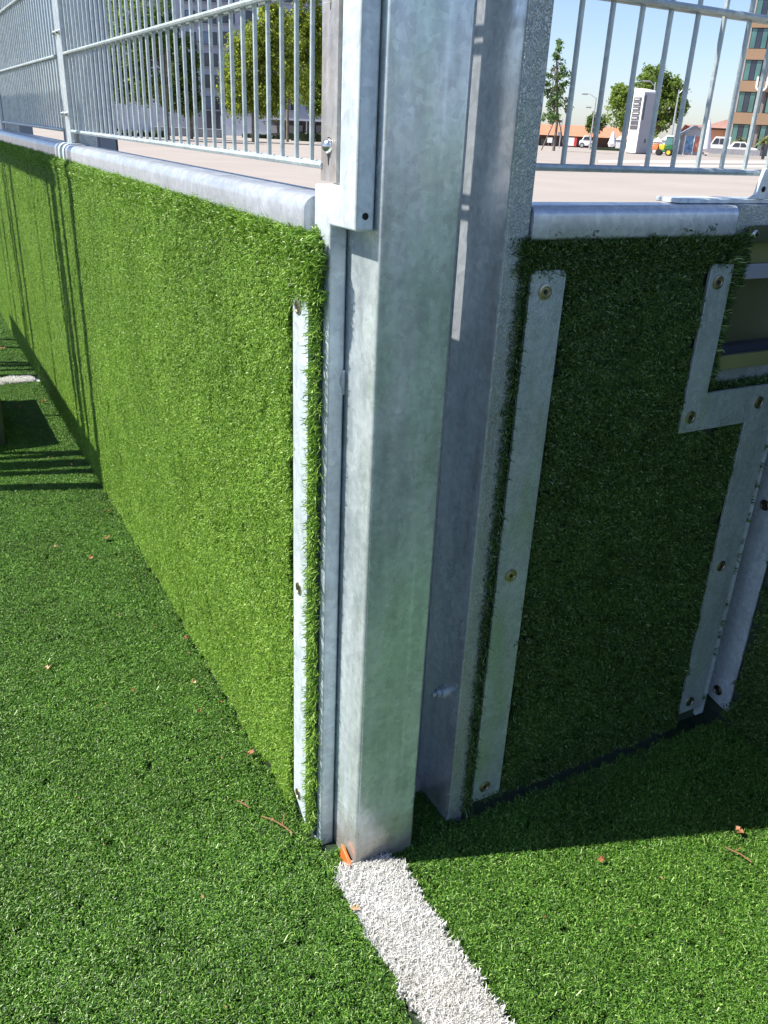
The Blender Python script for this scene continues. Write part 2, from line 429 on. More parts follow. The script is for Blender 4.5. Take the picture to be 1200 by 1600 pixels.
# cut edge at the foot of the strip: lower end tapers towards the post
st = MB(K).extrude([(.148, .012), (.216, .062), (.216, 1.235), (.148, 1.235)], 0, -.0565, -.049).build('edge_strip', M['galv_bright'], t, bevel=.0006)
for (y_, z_) in ((.190, 1.205), (.186, .628), (.189, .072)): screw(st, (-.0567, y_, z_), (-1, 0, 0), .0135)
# rounded aluminium top rail in lengths, with coupling pieces
def railprof(c0, c1, z0, z1, r=.022, n=6):
    out = []
    for (cx, cz, a0) in ((c1-r, z1-r, 0), (c0+r, z1-r, 90), (c0+r, z0+r*.4, 180), (c1-r, z0+r*.4, 270)):
        for i in range(n+1):
            a = R(a0+90*i/n); rr = r if a0 < 180 else r*.4
            out.append((cx+rr*math.cos(a)+(0 if a0 < 180 else (-(r-rr) if a0 == 180 else (r-rr))), cz+rr*math.sin(a)))
    return out
for (a, b) in ((.182, 2.49), (2.66, 4.86), (5.02, 7.2), (7.36, LEN)):
    MB(K).extrude(railprof(-.050, .045, 1.330, 1.392, .024), 1, a, b).build('top_rail', M['alu'], t, smooth=True)
for a in (2.50, 2.60, 4.87, 4.96):
    MB(K).extrude(railprof(-.053, .047, 1.328, 1.396, .030), 1, a, a+.035).build('rail_coupling', M['galv_bright'], t, smooth=True)
MB(K).box(.047, .062, .2, LEN, 1.372, 1.389).build('rear_ledge', M['galv'], t)

# ------------------------------------------------------------------ mesh fence above it
BAR = MB(K).tube((0, 0, 0), (0, 0, 1.66), .0047, .0047, 8, True)
def mesh_panel(name, loc, axis, s0, s1, first, label, cat, group, z0=1.435, front=-.006):
    """welded wire panel; axis 0 = runs along X, 1 = along Y"""
    t = thing(name, loc, label, cat, group)
    bar = BAR.build('bar', M['wire'], None, smooth=True); bar.parent = t
    lx, ly = (first*K, loc[1]) if axis == 0 else (loc[0], first*K)
    bar.location = (lx-loc[0], ly-loc[1], z0*K-loc[2])
    s = first+.0677
    while s < s1-.01:
        c = bar.copy(); col.objects.link(c); c.parent = t
        d = (s-first)*K; c.location = bar.location + (Vector((d, 0, 0)) if axis == 0 else Vector((0, d, 0)))
        s += .0677
    px, py = loc[0]/K, loc[1]/K
    for k in range(7):
        z = z0+.2685*k+.004
        for dd in (-.0102, .0102):
            p0 = (s0, py+dd, z) if axis == 0 else (px+dd, s0, z)
            p1 = (s1, py+dd, z) if axis == 0 else (px+dd, s1, z)
            MB(K).tube(p0, p1, .0060, .0060, 8).build('cross_wire', M['wire'], t, smooth=True)
    return t
mesh_panel('mesh_fence_panel', (.004*K, .2*K, 1.43*K), 1, .2, 2.60, .272, 'galvanised welded wire fence panel above the sunlit turf wall, nearest the post', 'fence', 'wire fence panels on the pitch wall')
mesh_panel('mesh_fence_panel', (.004*K, 2.75*K, 1.43*K), 1, 2.75, 4.86, 2.79, 'second wire fence panel along the left wall, bars merging into grey', 'fence', 'wire fence panels on the pitch wall')
mesh_panel('mesh_fence_panel', (.004*K, 5.05*K, 1.43*K), 1, 5.05, 7.2, 5.09, 'farthest wire fence panel at the left edge of the picture', 'fence', 'wire fence panels on the pitch wall')
mesh_panel('mesh_fence_panel', (.30*K, .062*K, 1.44*K), 0, .30, 1.5, .3325, 'galvanised welded wire fence panel above the shaded turf wall, right of the posts', 'fence', 'wire fence panels on the pitch wall', z0=1.447)

def fence_post(y0, y1, label):
    t = thing('fence_post', (.02*K, (y0+y1)/2*K, 0), label, 'post', 'flat posts between the wire fence panels')
    MB(K).box(-.012, .0, y0, y1, -.02, 3.2).build('flat_bar', M['galv'], t, bevel=.001)
    MB(K).box(.02, .09, y0+.02, y1-.01, -.02, 3.2).build('rear_upright', M['galv'], t, bevel=.002)
    for z in (1.50, 1.78, 2.1, 2.6, 3.0):
        for yy in (y0+.02, y1-.02):
            b = MB(K).tube((-.012, yy, z), (-.017, yy, z), .010, .010, 12).tube((-.017, yy, z), (-.026, yy, z), .0095, .005, 12).build('bolt', M['zinc'], t, smooth=True)
fence_post(2.545, 2.665, 'flat galvanised post with bolts between the first and second wire panels')
fence_post(4.90, 5.01, 'flat galvanised post at the left edge between the second and third wire panels')

# ------------------------------------------------------------------ corner post with brackets
def postmat():
    mt = galv('galvanised_corner_post', (.42, .47, .48), (.68, .74, .755), (.20, .38), .5)
    nt = mt.node_tree; b = nt.nodes['Principled BSDF']
    src = b.inputs['Base Color'].links[0].from_socket
    # tan soil splash near the foot, faint seam down the face
    g = N(nt, 'ShaderNodeNewGeometry'); sx = N(nt, 'ShaderNodeSeparateXYZ'); nt.links.new(g.outputs['Position'], sx.inputs[0])
    nz = noise(nt, poscoords(nt), 22, 6, .65)
    ad = N(nt, 'ShaderNodeMath', operation='MULTIPLY_ADD'); ad.inputs[1].default_value = .16; nt.links.new(nz, ad.inputs[0]); nt.links.new(sx.outputs[2], ad.inputs[2])
    f = ramp(nt, ad.outputs[0], [(.10, (.85, .85, .85)), (.17, (0, 0, 0))])
    sm = noise(nt, poscoords(nt, (1, 1, .35)), 7.5, 5, .6)
    sm2 = ramp(nt, sm, [(.36, (.70, .74, .74)), (.48, (1, 1, 1)), (.56, (.88, .95, .86)), (.70, (1.10, 1.12, 1.08))])
    src = mixc(nt, 1.0, src, sm2, 'MULTIPLY')
    c = mixc(nt, f, src, (.36, .33, .28))
    d = N(nt, 'ShaderNodeMath', operation='SUBTRACT'); d.inputs[1].default_value = .104*K; nt.links.new(sx.outputs[0], d.inputs[0])
    a_ = N(nt, 'ShaderNodeMath', operation='ABSOLUTE'); nt.links.new(d.outputs[0], a_.inputs[0])
    seam = ramp(nt, a_.outputs[0], [(.0, (1.25, 1.25, 1.25)), (.0022, (1, 1, 1))])
    brk = ramp(nt, noise(nt, poscoords(nt, (1, 1, .6)), 9, 4), [(.45, (0, 0, 0)), (.6, (1, 1, 1))])
    c = mixc(nt, 1.0, c, mixc(nt, brk, (1, 1, 1), seam), 'MULTIPLY')
    nt.links.new(c, b.inputs['Base Color'])
    return mt
M['post'] = postmat()
t = thing('corner_post', (.074*K, .075*K, -.03), 'thick square galvanised steel corner post standing at the end of the white line', 'post')
MB(K).box(0, .148, 0, .175, -.04, 3.3).build('square_tube', M['post'], t, bevel=.0045, seg=3)
MB(K).box(.1485, .300, .200, .208, -.02, 3.2).build('infill_plate', M['galv_bright'], t, bevel=.001)
# offset side bracket: lower tube, jog, upper tube (one welded piece)
prof = [(.108, -.03), (.108, 1.352), (.015, 1.352), (.015, 3.2), (.076, 3.2), (.076, 1.412), (.170, 1.412), (.170, -.03)]
br = MB(K).extrude(prof, 0, -.036, -.003).build('side_bracket', M['galv_bright'], t, bevel=.0028, seg=3)
MB(K).disc((-.019, .0148, 1.375), (0, -1, 0), .0055, 14, .0006).build('drain_hole', M['black'], br)
MB(K).path([(-.003, .110, 1.105), (-.006, .108, 1.085), (-.002, .110, 1.06)], [.004, .006, .003], 8).build('weld_bead', M['galv'], br, smooth=True)
# brownish flat bar with keyhole slots
fb = MB(K)
bars = [(.148, .206)]
n = 20
def slotted(z0, z1, holes, y0=.146, y1=.206, x0=-.008, x1=0):
    # strips round each keyhole slot
    mb = MB(K); cuts = sorted(holes); z = z0
    for (hz, hh, hw) in cuts:
        mb.box(x0, x1, y0, y1, z, hz-hh)
        ym = (y0+y1)/2
        ys = []
        prof = [(-hh, .15), (-hh*.5, .28), (-hh*.05, .55), (hh*.2, 1), (hh*.55, 1), (hh*.85, .7), (hh, .25)]
        for (a, b), (c, d) in zip(prof, prof[1:]):
            for sgn, ye in ((-1, y0), (1, y1)):
                p = [(x, yy, zz) for x in (x0, x1) for (yy, zz) in ((ye, hz+a), (ym+sgn*hw*b, hz+a), (ym+sgn*hw*d, hz+c), (ye, hz+c))]
                mb.poly(p, [(0, 1, 2, 3), (7, 6, 5, 4), (0, 4, 5, 1), (1, 5, 6, 2), (2, 6, 7, 3), (3, 7, 4, 0)])
        z = hz+hh
    mb.box(x0, x1, y0, y1, z, z1); return mb
MB(K).box(.0, .012, .206, .224, 1.64, 3.2).build('sun_trim_bar', M['wire'], t)  # bar added and cut short to shape the sun streak on the goal side post
fbo = slotted(1.415, 3.2, [(1.462, .022, .014), (1.688, .022, .014), (1.94, .022, .014), (2.3, .022, .014)]).build('slotted_flat_bar', M['galv_brown'], t)
for z in (1.470, 1.95):
    mb = MB(K)
    pr = [(0, .0125), (.004, .0118), (.008, .009), (.0105, .005), (.0115, .001)]
    pts = []; fs = []; nn = 16
    for (h, r) in pr:
        for i in range(nn):
            a = 2*math.pi*i/nn; pts.append((-.008-h, .176+r*math.cos(a), z+r*math.sin(a)))
    for q in range(len(pr)-1):
        for i in range(nn): fs.append((q*nn+i, q*nn+(i+1) % nn, (q+1)*nn+(i+1) % nn, (q+1)*nn+i))
    mb.poly(pts, fs).build('dome_bolt', M['zinc'], fbo, smooth=True)

# ------------------------------------------------------------------ goal side post
t = thing('goal_side_post', (.28*K, .09*K, -.02), 'flat rectangular galvanised post just right of the corner post, smooth side and crackled front', 'post')
mb = MB(K).box(.2575, .309, .019, .166, .018, 3.2)
o = mb.build('rectangular_tube', M['galv_smooth'], t, bevel=.003, seg=3)
o.data.materials.append(M['galv_crackle'])
for p in o.data.polygons:
    if p.normal.y < -.5: p.material_index = 1
MB(K).box(.262, .305, .03, .155, -.04, .018).build('foot_shim', M['galv'], t)
bl = MB(K).tube((.2575, .085, .335), (.250, .085, .335), .0145, .0145, 20).build('washer', M['galv'], t, bevel=.0005)
MB(K).tube((.250, .085, .335), (.238, .085, .335), .011, .011, 6).tube((.238, .085, .335), (.228, .085, .335), .006, .0055, 12).build('hex_nut', M['galv'], bl, bevel=.0006)

# ------------------------------------------------------------------ right (shaded) turf wall = side of the goal recess
t = thing('turf_covered_wall', (.7*K, .05*K, 0), 'shaded dark green turf covered side wall of the goal, right of the posts', 'wall')
MB(K).box(.309, 1.118, .032, .08, .02, .965).box(.309, .853, .032, .08, .965, 1.325).build('backing_board', M['board'], t)
MB(K).box(1.09, 1.118, .0225, .032, .03, .96).build('edge_angle', M['galv_bright'], t)
def keepR(x, z):
    if z > .92 and x > .86: return False
    if .318 < x < .402 and .03 < z < 1.282: return False
    if .780 < x < .846 and .905 < z < 1.28: return False
    if .780 < x and .908 < z: return False
    if x > .992: return False
    return True
pts = []
for a, b in fill(.325, 1.12, .034, 1.315, .033, keepR):
    pts.append(((a, .031*K, b), (random.uniform(-.1, .1), -1, random.uniform(-.2, .1)), 1))
scatter('turf_face', CL_WALL, pts, M['turf_shaded'], t)
pts = []
for x in np.arange(.296, .86, .017):
    for (z, n) in ((1.286, (0, -1, .0)), (1.303, (0, -1, .25)), (1.320, (0, -1, .9))):
        pts.append(((x*K, .033*K, z*K), (random.uniform(-.2, .2), n[1], n[2]), 1.0))
for z in np.arange(1.02, 1.325, .016):
    pts.append(((.853*K, .036*K, z*K), (.9, random.uniform(-.8, -.1), random.uniform(-.3, .3)), 1.0))
for z in np.arange(1.24, 1.335, .014):
    for x in (.85, .862): pts.append(((x*K, .03*K, z*K), (.7, -.9, random.uniform(-.2, .5)), 1.15))
scatter('turf_top_lip', CL_EDGE, pts, M['turf_shaded'], t)
pts = []
for z in np.arange(.02, 1.33, .012):
    pts.append(((.312*K, .030*K, z*K), (-.45, -1, random.uniform(-.5, .3)), 1.0))
    pts.append(((.306*K, .024*K, (z+.004)*K), (random.uniform(-.9, -.3), -.7, random.uniform(-.5, .3)), .75))
for x in np.arange(.315, 1.0, .014):
    pts.append(((x*K, .030*K, .040*K), (random.uniform(-.3, .3), -1, -.25), .9))
for z in np.arange(.09, .93, .05):
    if random.random() < .8: pts.append(((1.091*K, .026*K, z*K), (.6, -.8, random.uniform(-.5, .5)), .8))
scatter('turf_edge_fringe', CL_FRINGE, pts, M['turf_shaded'], t)
def roundrect(x0, x1, z0, z1, r, which='tt'):
    out = []
    for (cx, cz, a0, on) in ((x1-r, z1-r, 0, 1), (x0+r, z1-r, 90, 1), (x0, z0, 0, 0), (x1, z0, 0, 0)):
        if on: out += [(cx+r*math.cos(R(a0+22.5*i)), cz+r*math.sin(R(a0+22.5*i))) for i in range(5)]
        else: out.append((cx, cz))
    return out
def extr_y(mb, prof, y0, y1):
    n = len(prof); pts = [(x, y, z) for y in (y0, y1) for (x, z) in prof]
    return mb.poly(pts, [(i, (i+1) % n, n+(i+1) % n, n+i) for i in range(n)]+[tuple(range(n-1, -1, -1)), tuple(range(n, 2*n))])
st = extr_y(MB(K), roundrect(.320, .4, .036, 1.281, .012), .0135, .0215).build('edge_strip', M['galv_strip_aged'], t, bevel=.0007)
for (x_, z_) in ((.354, 1.243), (.354, .653), (.352, .075)): screw(st, (x_, .0133, z_), (0, -1, 0), .0148)
zig = [(.781, 1.278), (.781, .914), (.994, .914), (1.006, .068), (1.09, .068), (1.09, 1.0), (.846, 1.0), (.846, 1.278)]
st = extr_y(MB(K), zig, .0135, .0215).build('stepped_edge_strip', M['galv_strip_aged'], t, bevel=.0007)
for (x_, z_) in ((.806, 1.242), (.806, .950), (1.027, .96), (1.032, .527), (1.037, .102)): screw(st, (x_, .0133, z_), (0, -1, 0), .0148)
# top rail and end cap of the recess
MB(K).extrude([(a, b) for a, b in railprof(.014, .105, 1.332, 1.391, .017)], 0, .311, .828).build('top_rail', M['alu'], t, smooth=True)
ec = extr_y(MB(K), roundrect(.838, 1.34, 1.325, 1.392, .014), .022, .11).build('end_cap', M['galv_crackle'], t, bevel=.002)
MB(K).box(.690, 1.34, .045, .11, 1.3925, 1.401).build('cover_plate', M['galv_bright'], t, bevel=.001)
fl = extr_y(MB(K), [(.875, 1.4015), (.893, 1.41), (.90, 1.44), (.905, 1.46), (1.02, 1.46), (1.02, 1.4015)], .035, .043).build('fence_lug', M['galv_bright'], t, bevel=.001)
MB(K).disc((.912, .0349, 1.421), (0, -1, 0), .0058, 14, .0006).build('lug_hole', M['black'], fl)

# ------------------------------------------------------------------ olive steel ball flap unit in the notch
t = thing('olive_steel_box', (1.0*K, .07*K, 1.0*K), 'olive recessed steel box with a grey flap in the notch of the shaded wall', 'steel box')
mb = extr_y(MB(K), roundrect(.868, 1.33, 1.318, 1.353, .012), .012, .020)
o = mb.build('cover_flange', M['olive_dark'], t, bevel=.0008)
s = MB(K).tube((.888, .0115, 1.335), (.888, .007, 1.335), .010, .0075, 14).build('dome_screw', M['zinc'], o, smooth=True)
MB(K).disc((.888, .0068, 1.335), (0, -1, 0), .0035, 6, .0006).build('screw_socket', M['black'], s)
MB(K).box(.862, .873+.02, .04, .052, 1.04, 1.318).box(.893, 1.33, .04, .052, 1.04, 1.072).box(.893, 1.33, .04, .052, 1.272, 1.318).build('face_frame', M['olive'], t, bevel=.0008)
MB(K).box(.90, 1.33, .030, .040, 1.241, 1.272).build('flap', M['lilac'], t, bevel=.001)
MB(K).box(.893, 1.33, .085, .095, 1.07, 1.272).box(.885, .893, .052, .095, 1.06, 1.28).build('recess_back', M['olive_mid'], t)
MB(K).box(.893, 1.33, .0525, .0845, 1.058, 1.090).build('recess_sill', M['navy'], t)
MB(K).box(.863, 1.33, .052, .11, .995, 1.039).build('lower_rail', M['galv_strip_aged'], t, bevel=.001)
t2 = thing('turf_ledge', (1.0*K, .06*K, .97*K), 'narrow ledge of dark turf below the olive box, behind the stepped strip', 'ledge')
MB(K).box(.855, 1.118, .034, .10, .966, .990).build('ledge_board', M['board'], t2)
pts = [((x*K, .05*K, .99*K), (0, -.7, .8), .8) for x in np.arange(.86, 1.115, .013)]
scatter('turf_fibres', CL_EDGE, pts, M['turf_shaded'], t2)

# ------------------------------------------------------------------ back wall of the goal (runs towards the viewer's right)
t = thing('turf_covered_wall', (1.24*K, -1*K, 0), 'turf covered back wall of the goal at the right edge, behind the bluish strip', 'wall')
MB(K).box(1.06, 1.25, .0865, .12, -.02, 1.33).build('corner_filler', M['board'], t)
MB(K).box(1.195, 1.25, -3.3, .085, .0, 1.325).build('backing_board', M['board'], t)
pts = []
for a, b in fill(-1.5, .0, .005, 1.315, .034, lambda y, z: y < -.02 or z < .03):
    pts.append(((1.195*K, a, b), (-1, random.uniform(-.1, .1), random.uniform(-.2, .1)), 1))
for a, b in fill(-3.3, -1.5, .005, 1.315, .05): pts.append(((1.195*K, a, b), (-1, 0, -.1), 1.1))
scatter('turf_face', CL_WALL, pts, M['turf_shaded'], t)
st = MB(K).extrude([(-.008, .028), (.074, .045), (.074, 1.28), (-.008, 1.28)], 0, 1.183, 1.190).build('edge_strip', M['galv_bright'], t, bevel=.0007)
for (y_, z_) in ((.036, .078), (.036, .66), (.036, 1.24)): screw(st, (1.1828, y_, z_), (-1, 0, 0), .0148)
MB(K).extrude([(p+1.2, q) for p, q in railprof(-.02, .06, 1.332, 1.391, .026)], 1, -3.3, -.1).build('top_rail', M['alu'], t, smooth=True)

# ------------------------------------------------------------------ small things on the turf
M['orange'] = simple('orange_plastic', (.62, .13, .03), .45, 0, .1, 60)
M['leafmat'] = simple('dry_leaf', (.26, .105, .04), .7, 0, .4, 90)
M['leafpale'] = simple('pale_leaf', (.42, .28, .14), .7, 0, .3, 90)
M['twigmat'] = simple('twig_bark', (.20, .10, .045), .8, 0, .3, 90)
def leaf(x, y, r, label, pale=False, name='dry_leaf', cat='leaf', group='dry leaves on the turf'):
    r *= 1.2
    mb = MB(); n = 9; a0 = random.uniform(0, 6.28); pts = [(x*K, y*K, .004)]; fs = []
    for i in range(n):
        a = a0+2*math.pi*i/n; rr = r*(1.0 if i % 2 else .55)*random.uniform(.7, 1.1)
        pts.append((x*K+rr*math.cos(a), y*K+rr*math.sin(a)*.75, .003+random.uniform(-.002, .006)))
    for i in range(n): fs.append((0, 1+i, 1+(i+1) % n))
    o = mb.poly(pts, fs).build(name, M['leafpale'] if pale else M['leafmat'])
    c = Vector((x*K, y*K, 0)); o.data.transform(Matrix.Translation(-c)); o.location = c
    so_ = o.modifiers.new('thickness', 'SOLIDIFY'); so_.thickness = .0006
    tag(o, label, cat, group); return o
LV = [(-.098, 2.099, .011, 'orange leaf close to the wall foot just below the long shadows'),
      (-.155, 1.85, .012, 'orange leaf on the turf, just below the leaf by the long shadows'),
      (-.344, 1.85, .008, 'small pale leaf on the turf left of the two orange leaves'),
      (-.237, 1.712, .009, 'red brown leaf lowest of the cluster below the long shadows'),
      (-.245, 3.675, .018, 'star shaped orange leaf on the lit turf between the shadow and the white line'),
      (-.108, 3.738, .014, 'orange leaf beside the wall foot just below the distant white line'),
      (-.239, 1.263, .005, 'thin tan leaf sliver on the turf halfway down the left wall'),
      (-.078, 1.042, .008, 'orange leaf touching the wall foot in the middle of its length'),
      (-.49, 1.055, .009, 'pale tan leaf near the left edge of the picture at mid height'),
      (-.291, .841, .005, 'tiny orange leaf crumb on the dark turf left of the wall foot'),
      (-.124, .803, .007, 'yellowish leaf fragment beside the wall foot above the orange one'),
      (-.147, .67, .005, 'small orange leaf crumb just off the wall foot'),
      (-.082, .446, .010, 'orange leaf touching the wall foot nearest the bright strip'),
      (.873, -.32, .010, 'orange leaf lying at the edge of the shade on the right'),
      (.511, -.239, .008, 'small orange leaf on lit turf right of the white line'),
      (-.183, 5.081, .02, 'orange leaf at the left edge beyond the distant white line'),
      (-.084, .678, .005, 'leaf crumb pressed against the wall foot')]
for i, (x, y, r, lab) in enumerate(LV): leaf(x, y, r, lab, pale=(i in (2, 6, 8, 10)))
leaf(-.052, -.105, .009, 'cream leaf on the left edge of the white line in front of the post', True)
o = MB(K).poly([(-.012, .052, -.018), (-.006, .052, -.018), (-.006, .0, -.018), (-.014, .0, -.018), (-.012, .05, .022), (-.006, .05, .022), (-.006, .002, .006), (-.014, .002, .006)],
    [(0, 1, 2, 3), (7, 6, 5, 4), (0, 4, 5, 1), (1, 5, 6, 2), (2, 6, 7, 3), (3, 7, 4, 0)]).build('orange_wedge', M['orange'], bevel=.001)
tag(o, 'small bright orange plastic wedge at the foot of the corner post', 'wedge')
def twig(pts, br, label):
    o = MB(K).path(pts, [.0016]*len(pts), 6).path(br, [.0012]*len(br), 6).build('twig', M['twigmat'], smooth=True)
    tag(o, label, 'twig')
twig([(-.135, .225, .004), (-.115, .195, .008), (-.098, .168, .004), (-.09, .145, .003)], [(-.103, .176, .006), (-.088, .2, .014)], 'forked brown twig on the turf at the foot of the bright strip')
twig([(-.17, .30, .004), (-.158, .275, .006), (-.152, .262, .004)], [(-.16, .28, .006), (-.15, .285, .01)], 'short brown twig left of the forked one')
twig([(.80, -.34, .004), (.815, -.375, .006), (.82, -.40, .004)], [(.81, -.36, .006), (.83, -.362, .01)], 'thin twig on the lit turf near the right edge')

# loose pale blades lying on the pile
mb = MB()
for _ in range(70):
    x = random.uniform(-.62, -.08)*K if random.random() < .6 else random.uniform(.15, .9)*K
    y = random.uniform(-.6, 1.6)*K if x < 0 else random.uniform(-.75, -.2)*K
    a = random.uniform(0, 6.28); l = random.uniform(.008, .022); dx, dy = math.cos(a)*l, math.sin(a)*l; px, py = -math.sin(a)*.0007, math.cos(a)*.0007
    z = .001
    mb.poly([(x-px, y-py, z), (x+px, y+py, z), (x+dx/2+px, y+dy/2+py, z+.005), (x+dx/2-px, y+dy/2-py, z+.005), (x+dx+px, y+dy+py, z+.001), (x+dx-px, y+dy-py, z+.001)], [(0, 1, 2, 3), (3, 2, 4, 5)])
M['loose'] = simple('loose_blade', (.22, .34, .10), .45, 0, .3, 50)
tag(mb.build('loose_turf_fibres', M['loose']), kind='stuff')

mb = MB()
for _ in range(130):
    if random.random() < .6: x, y = -.085*K-abs(random.gauss(0, .05))*K, random.uniform(.1, 4.0)*K
    elif random.random() < .5: x, y = random.uniform(-.7, -.1)*K, random.uniform(-.6, 3)*K
    else: x, y = random.uniform(.1, 1.1)*K, random.uniform(-.75, .0)*K
    q = random.uniform(.0012, .0034); a = random.uniform(0, 6.28); z = random.uniform(0, .004)
    ca, sa = math.cos(a)*q, math.sin(a)*q
    mb.poly([(x+ca, y+sa, z), (x-sa*.5, y+ca*.5, z+.001), (x-ca, y-sa, z+.0005), (x+sa*.5, y-ca*.5, z-.001)], [(0, 1, 2, 3)])
tag(mb.build('leaf_crumbs', M['leafmat']), kind='stuff')

# olive box at the left edge and the barred goal frame whose shadow falls on the wall
t = thing('metal_storage_box', (-.46*K, 3.2*K, 0), 'weathered olive grey metal box standing on the turf at the left edge', 'box')
MB(K).box(-.62, -.37, 3.11, 3.9, -.02, .27).build('body', M['olive_dark'], t, bevel=.006)
MB(K).box(-.635, -.364, 3.10, 3.91, .2705, .290).build('lid', M['galv'], t, bevel=.004)
t = thing('barred_goal_frame', (-.96*K, 4*K, 0), 'galvanised barred goal frame just outside the left edge, casting the long bar shadows', 'goal frame')
X0 = -.98; sh = .325*.92
for yw in (2.44, 2.575, 2.65, 2.73, 2.90, 4.36, 4.44, 4.53, 4.62, 4.71, 5.15, 5.4):
    r = {2.44: .038, 2.65: .052, 4.36: .04, 2.575: .03}.get(yw, .023)
    tl = {2.575: .14, 2.65: .24, 2.73: .34, 4.44: .2, 4.53: .3}.get(yw, 0)
    MB(K).tube((X0, yw+sh, -.02), (X0, yw+sh+tl, 2.8), r, r, 10).build('upright', M['galv'], t, smooth=True)
MB(K).box(X0-.03, X0+.03, 2.44+sh, 5.6+sh, 1.235, 1.31).build('lower_rail', M['galv'], t)
MB(K).tube((X0, 3.52+sh, 2.8), (X0, 3.52+sh, -.02), .0125, .0125, 10).build('upright', M['galv'], t, smooth=True)
MB(K).box(X0-.05, X0+.05, 2.78+sh, 5.6+sh, 2.49, 2.80).build('top_board', M['galv'], t)

# ------------------------------------------------------------------ background: bearings through the picture, real distances
FPX = 1306.
def ray(px, py): return (CX*(px-600) - CY*(py-800) - CZ*FPX)
class Frame:
    """vertical plane facing the viewer at a given distance along the bearing of px"""
    def __init__(s, px, dist, turn=0):
        d = ray(px, 225); h = Vector((d.x, d.y, 0)).normalized()
        s.o = Vector((CAM.x, CAM.y, 0))+h*dist; s.y = Matrix.Rotation(R(turn), 3, 'Z') @ h; s.x = Vector((s.y.y, -s.y.x, 0))
        s.rz = math.atan2(s.x.y, s.x.x)
    def p(s, px, py, depth=0):
        d = ray(px, py); o = s.o+s.y*depth; t = (o-CAM).dot(s.y)/d.dot(s.y)
        q = CAM+d*t; return (q-s.o).dot(s.x), q.z
    def x_(s, px, depth=0, py=225): return s.p(px, py, depth)[0]
    def z_(s, px, py, depth=0): return s.p(px, py, depth)[1]
GZ = -.035
def bg_thing(name, fr, label, cat, group=None):
    return thing(name, (fr.o.x, fr.o.y, GZ), label, cat, group, fr.rz)
def bp(mb, name, mat, parent, **kw):        # background part: local coordinates of the rotated empty
    me_o = mb.build(name, mat, None, **kw); me_o.parent = parent; return me_o

def leafmat(name, stops, trans=.3):
    return turfmat(name, stops, .5, trans, ((.85, .85, .85), (1.1, 1.1, 1.1)))
M['leaf_bright'] = leafmat('bright_foliage', [(0, (.14, .19, .02)), (.5, (.27, .35, .04)), (1, (.42, .48, .08))], .62)
M['leaf_mid'] = leafmat('mid_foliage', [(0, (.09, .15, .025)), (.5, (.20, .30, .05)), (1, (.33, .43, .10))], .62)
M['leaf_dark'] = leafmat('dark_foliage', [(0, (.045, .085, .02)), (.5, (.10, .17, .035)), (1, (.17, .25, .05))], .5)
M['leaf_young'] = leafmat('young_foliage', [(0, (.05, .11, .03)), (.5, (.10, .19, .05)), (1, (.19, .28, .08))], .35)
M['bark'] = simple('bark', (.16, .13, .10), .9, 0, .3, 6, .5)

def tree(name, px, dist, lobes, trunk, mat, label, leaf_s=.22, nclump=60, per=26, group=None, cat='tree', stake=False, depth=1.0):
    fr = Frame(px, dist); t = bg_thing(name, fr, label, cat, group)
    rs = random.Random(int(px*10+dist)); mb = MB()
    cents = []
    for (cx, cy, rx, ry) in lobes:
        lx, lz = fr.p(cx, cy); rX = abs(fr.x_(cx+rx)-fr.x_(cx)); rZ = abs(fr.z_(cx, cy-ry)-lz); lz -= GZ
        cents.append((lx, lz, rX, rZ))
    for (lx, lz, rX, rZ) in cents:
        k = max(8, int(nclump))
        for _ in range(k):
            while True:
                v = Vector((rs.gauss(0, 1), rs.gauss(0, 1), rs.gauss(0, 1)))
                if v.length > .1: break
            v.normalize(); rr = rs.uniform(.35, 1.0)**.6
            cx_, cy_, cz_ = lx+v.x*rX*rr, v.y*rX*rr*depth, lz+v.z*rZ*rr
            cr = min(rX, rZ)*rs.uniform(.10, .24)+leaf_s*.6
            for _ in range(per):
                d = Vector((rs.gauss(0, .5), rs.gauss(0, .5), rs.gauss(0, .42)))*cr
                c = Vector((cx_, cy_, cz_))+d; s_ = leaf_s*rs.uniform(.6, 1.3)
                n = (Vector((rs.gauss(0, 1), rs.gauss(0, 1), rs.gauss(.5, 1)))+v).normalized(); u = n.orthogonal().normalized()
                a = rs.uniform(0, 6.28); w_ = n.cross(u); u, w_ = u*math.cos(a)+w_*math.sin(a), w_*math.cos(a)-u*math.sin(a)
                mb.poly([c-u*s_*.5, c+w_*s_*.3+n*s_*.08, c+u*s_*.5, c-w_*s_*.3+n*s_*.08], [(0, 1, 2), (0, 2, 3)])
    bpo = bp_fast(mb, 'crown', mat, t)
    bx, top = trunk[0], trunk[1]; r = trunk[2]
    x0, _ = fr.p(bx, 225); x1, z1 = fr.p(trunk[3] if len(trunk) > 3 else bx, top); z1 -= GZ
    mb = MB().path([(x0, 0, -.1), (x0+.03, .02, z1*.35), (x1, 0, z1)], [r*1.25, r, r*.6], 8)
    for (lx, lz, rX, rZ) in cents:
        for _ in range(4):
            s0 = rs.uniform(.35, .95)
            p0 = Vector((x0+(x1-x0)*s0, 0, z1*s0)); p1 = Vector((lx+rs.uniform(-.6, .6)*rX, rs.uniform(-.5, .5)*rX, lz+rs.uniform(-.2, .5)*rZ))
            mb.path([p0, p0.lerp(p1, .5)+Vector((0, 0, -.1*(p1-p0).length)), p1], [r*.42, r*.28, r*.08], 6)
    bp(mb, 'trunk', M['bark'], t, smooth=True)
    if stake:
        h = 2.6
        for sx in (-1.1, 1.0):
            bp(MB().tube((x0+sx, .2, 0), (x0+sx*.15, 0, h), .06, .05, 6), 'stake', M['bark'], t)
        bp(MB().box(x0-.45, x0+.45, -.06, .06, h-.25, h-.05), 'stake_rail', M['bark'], t)
    return t

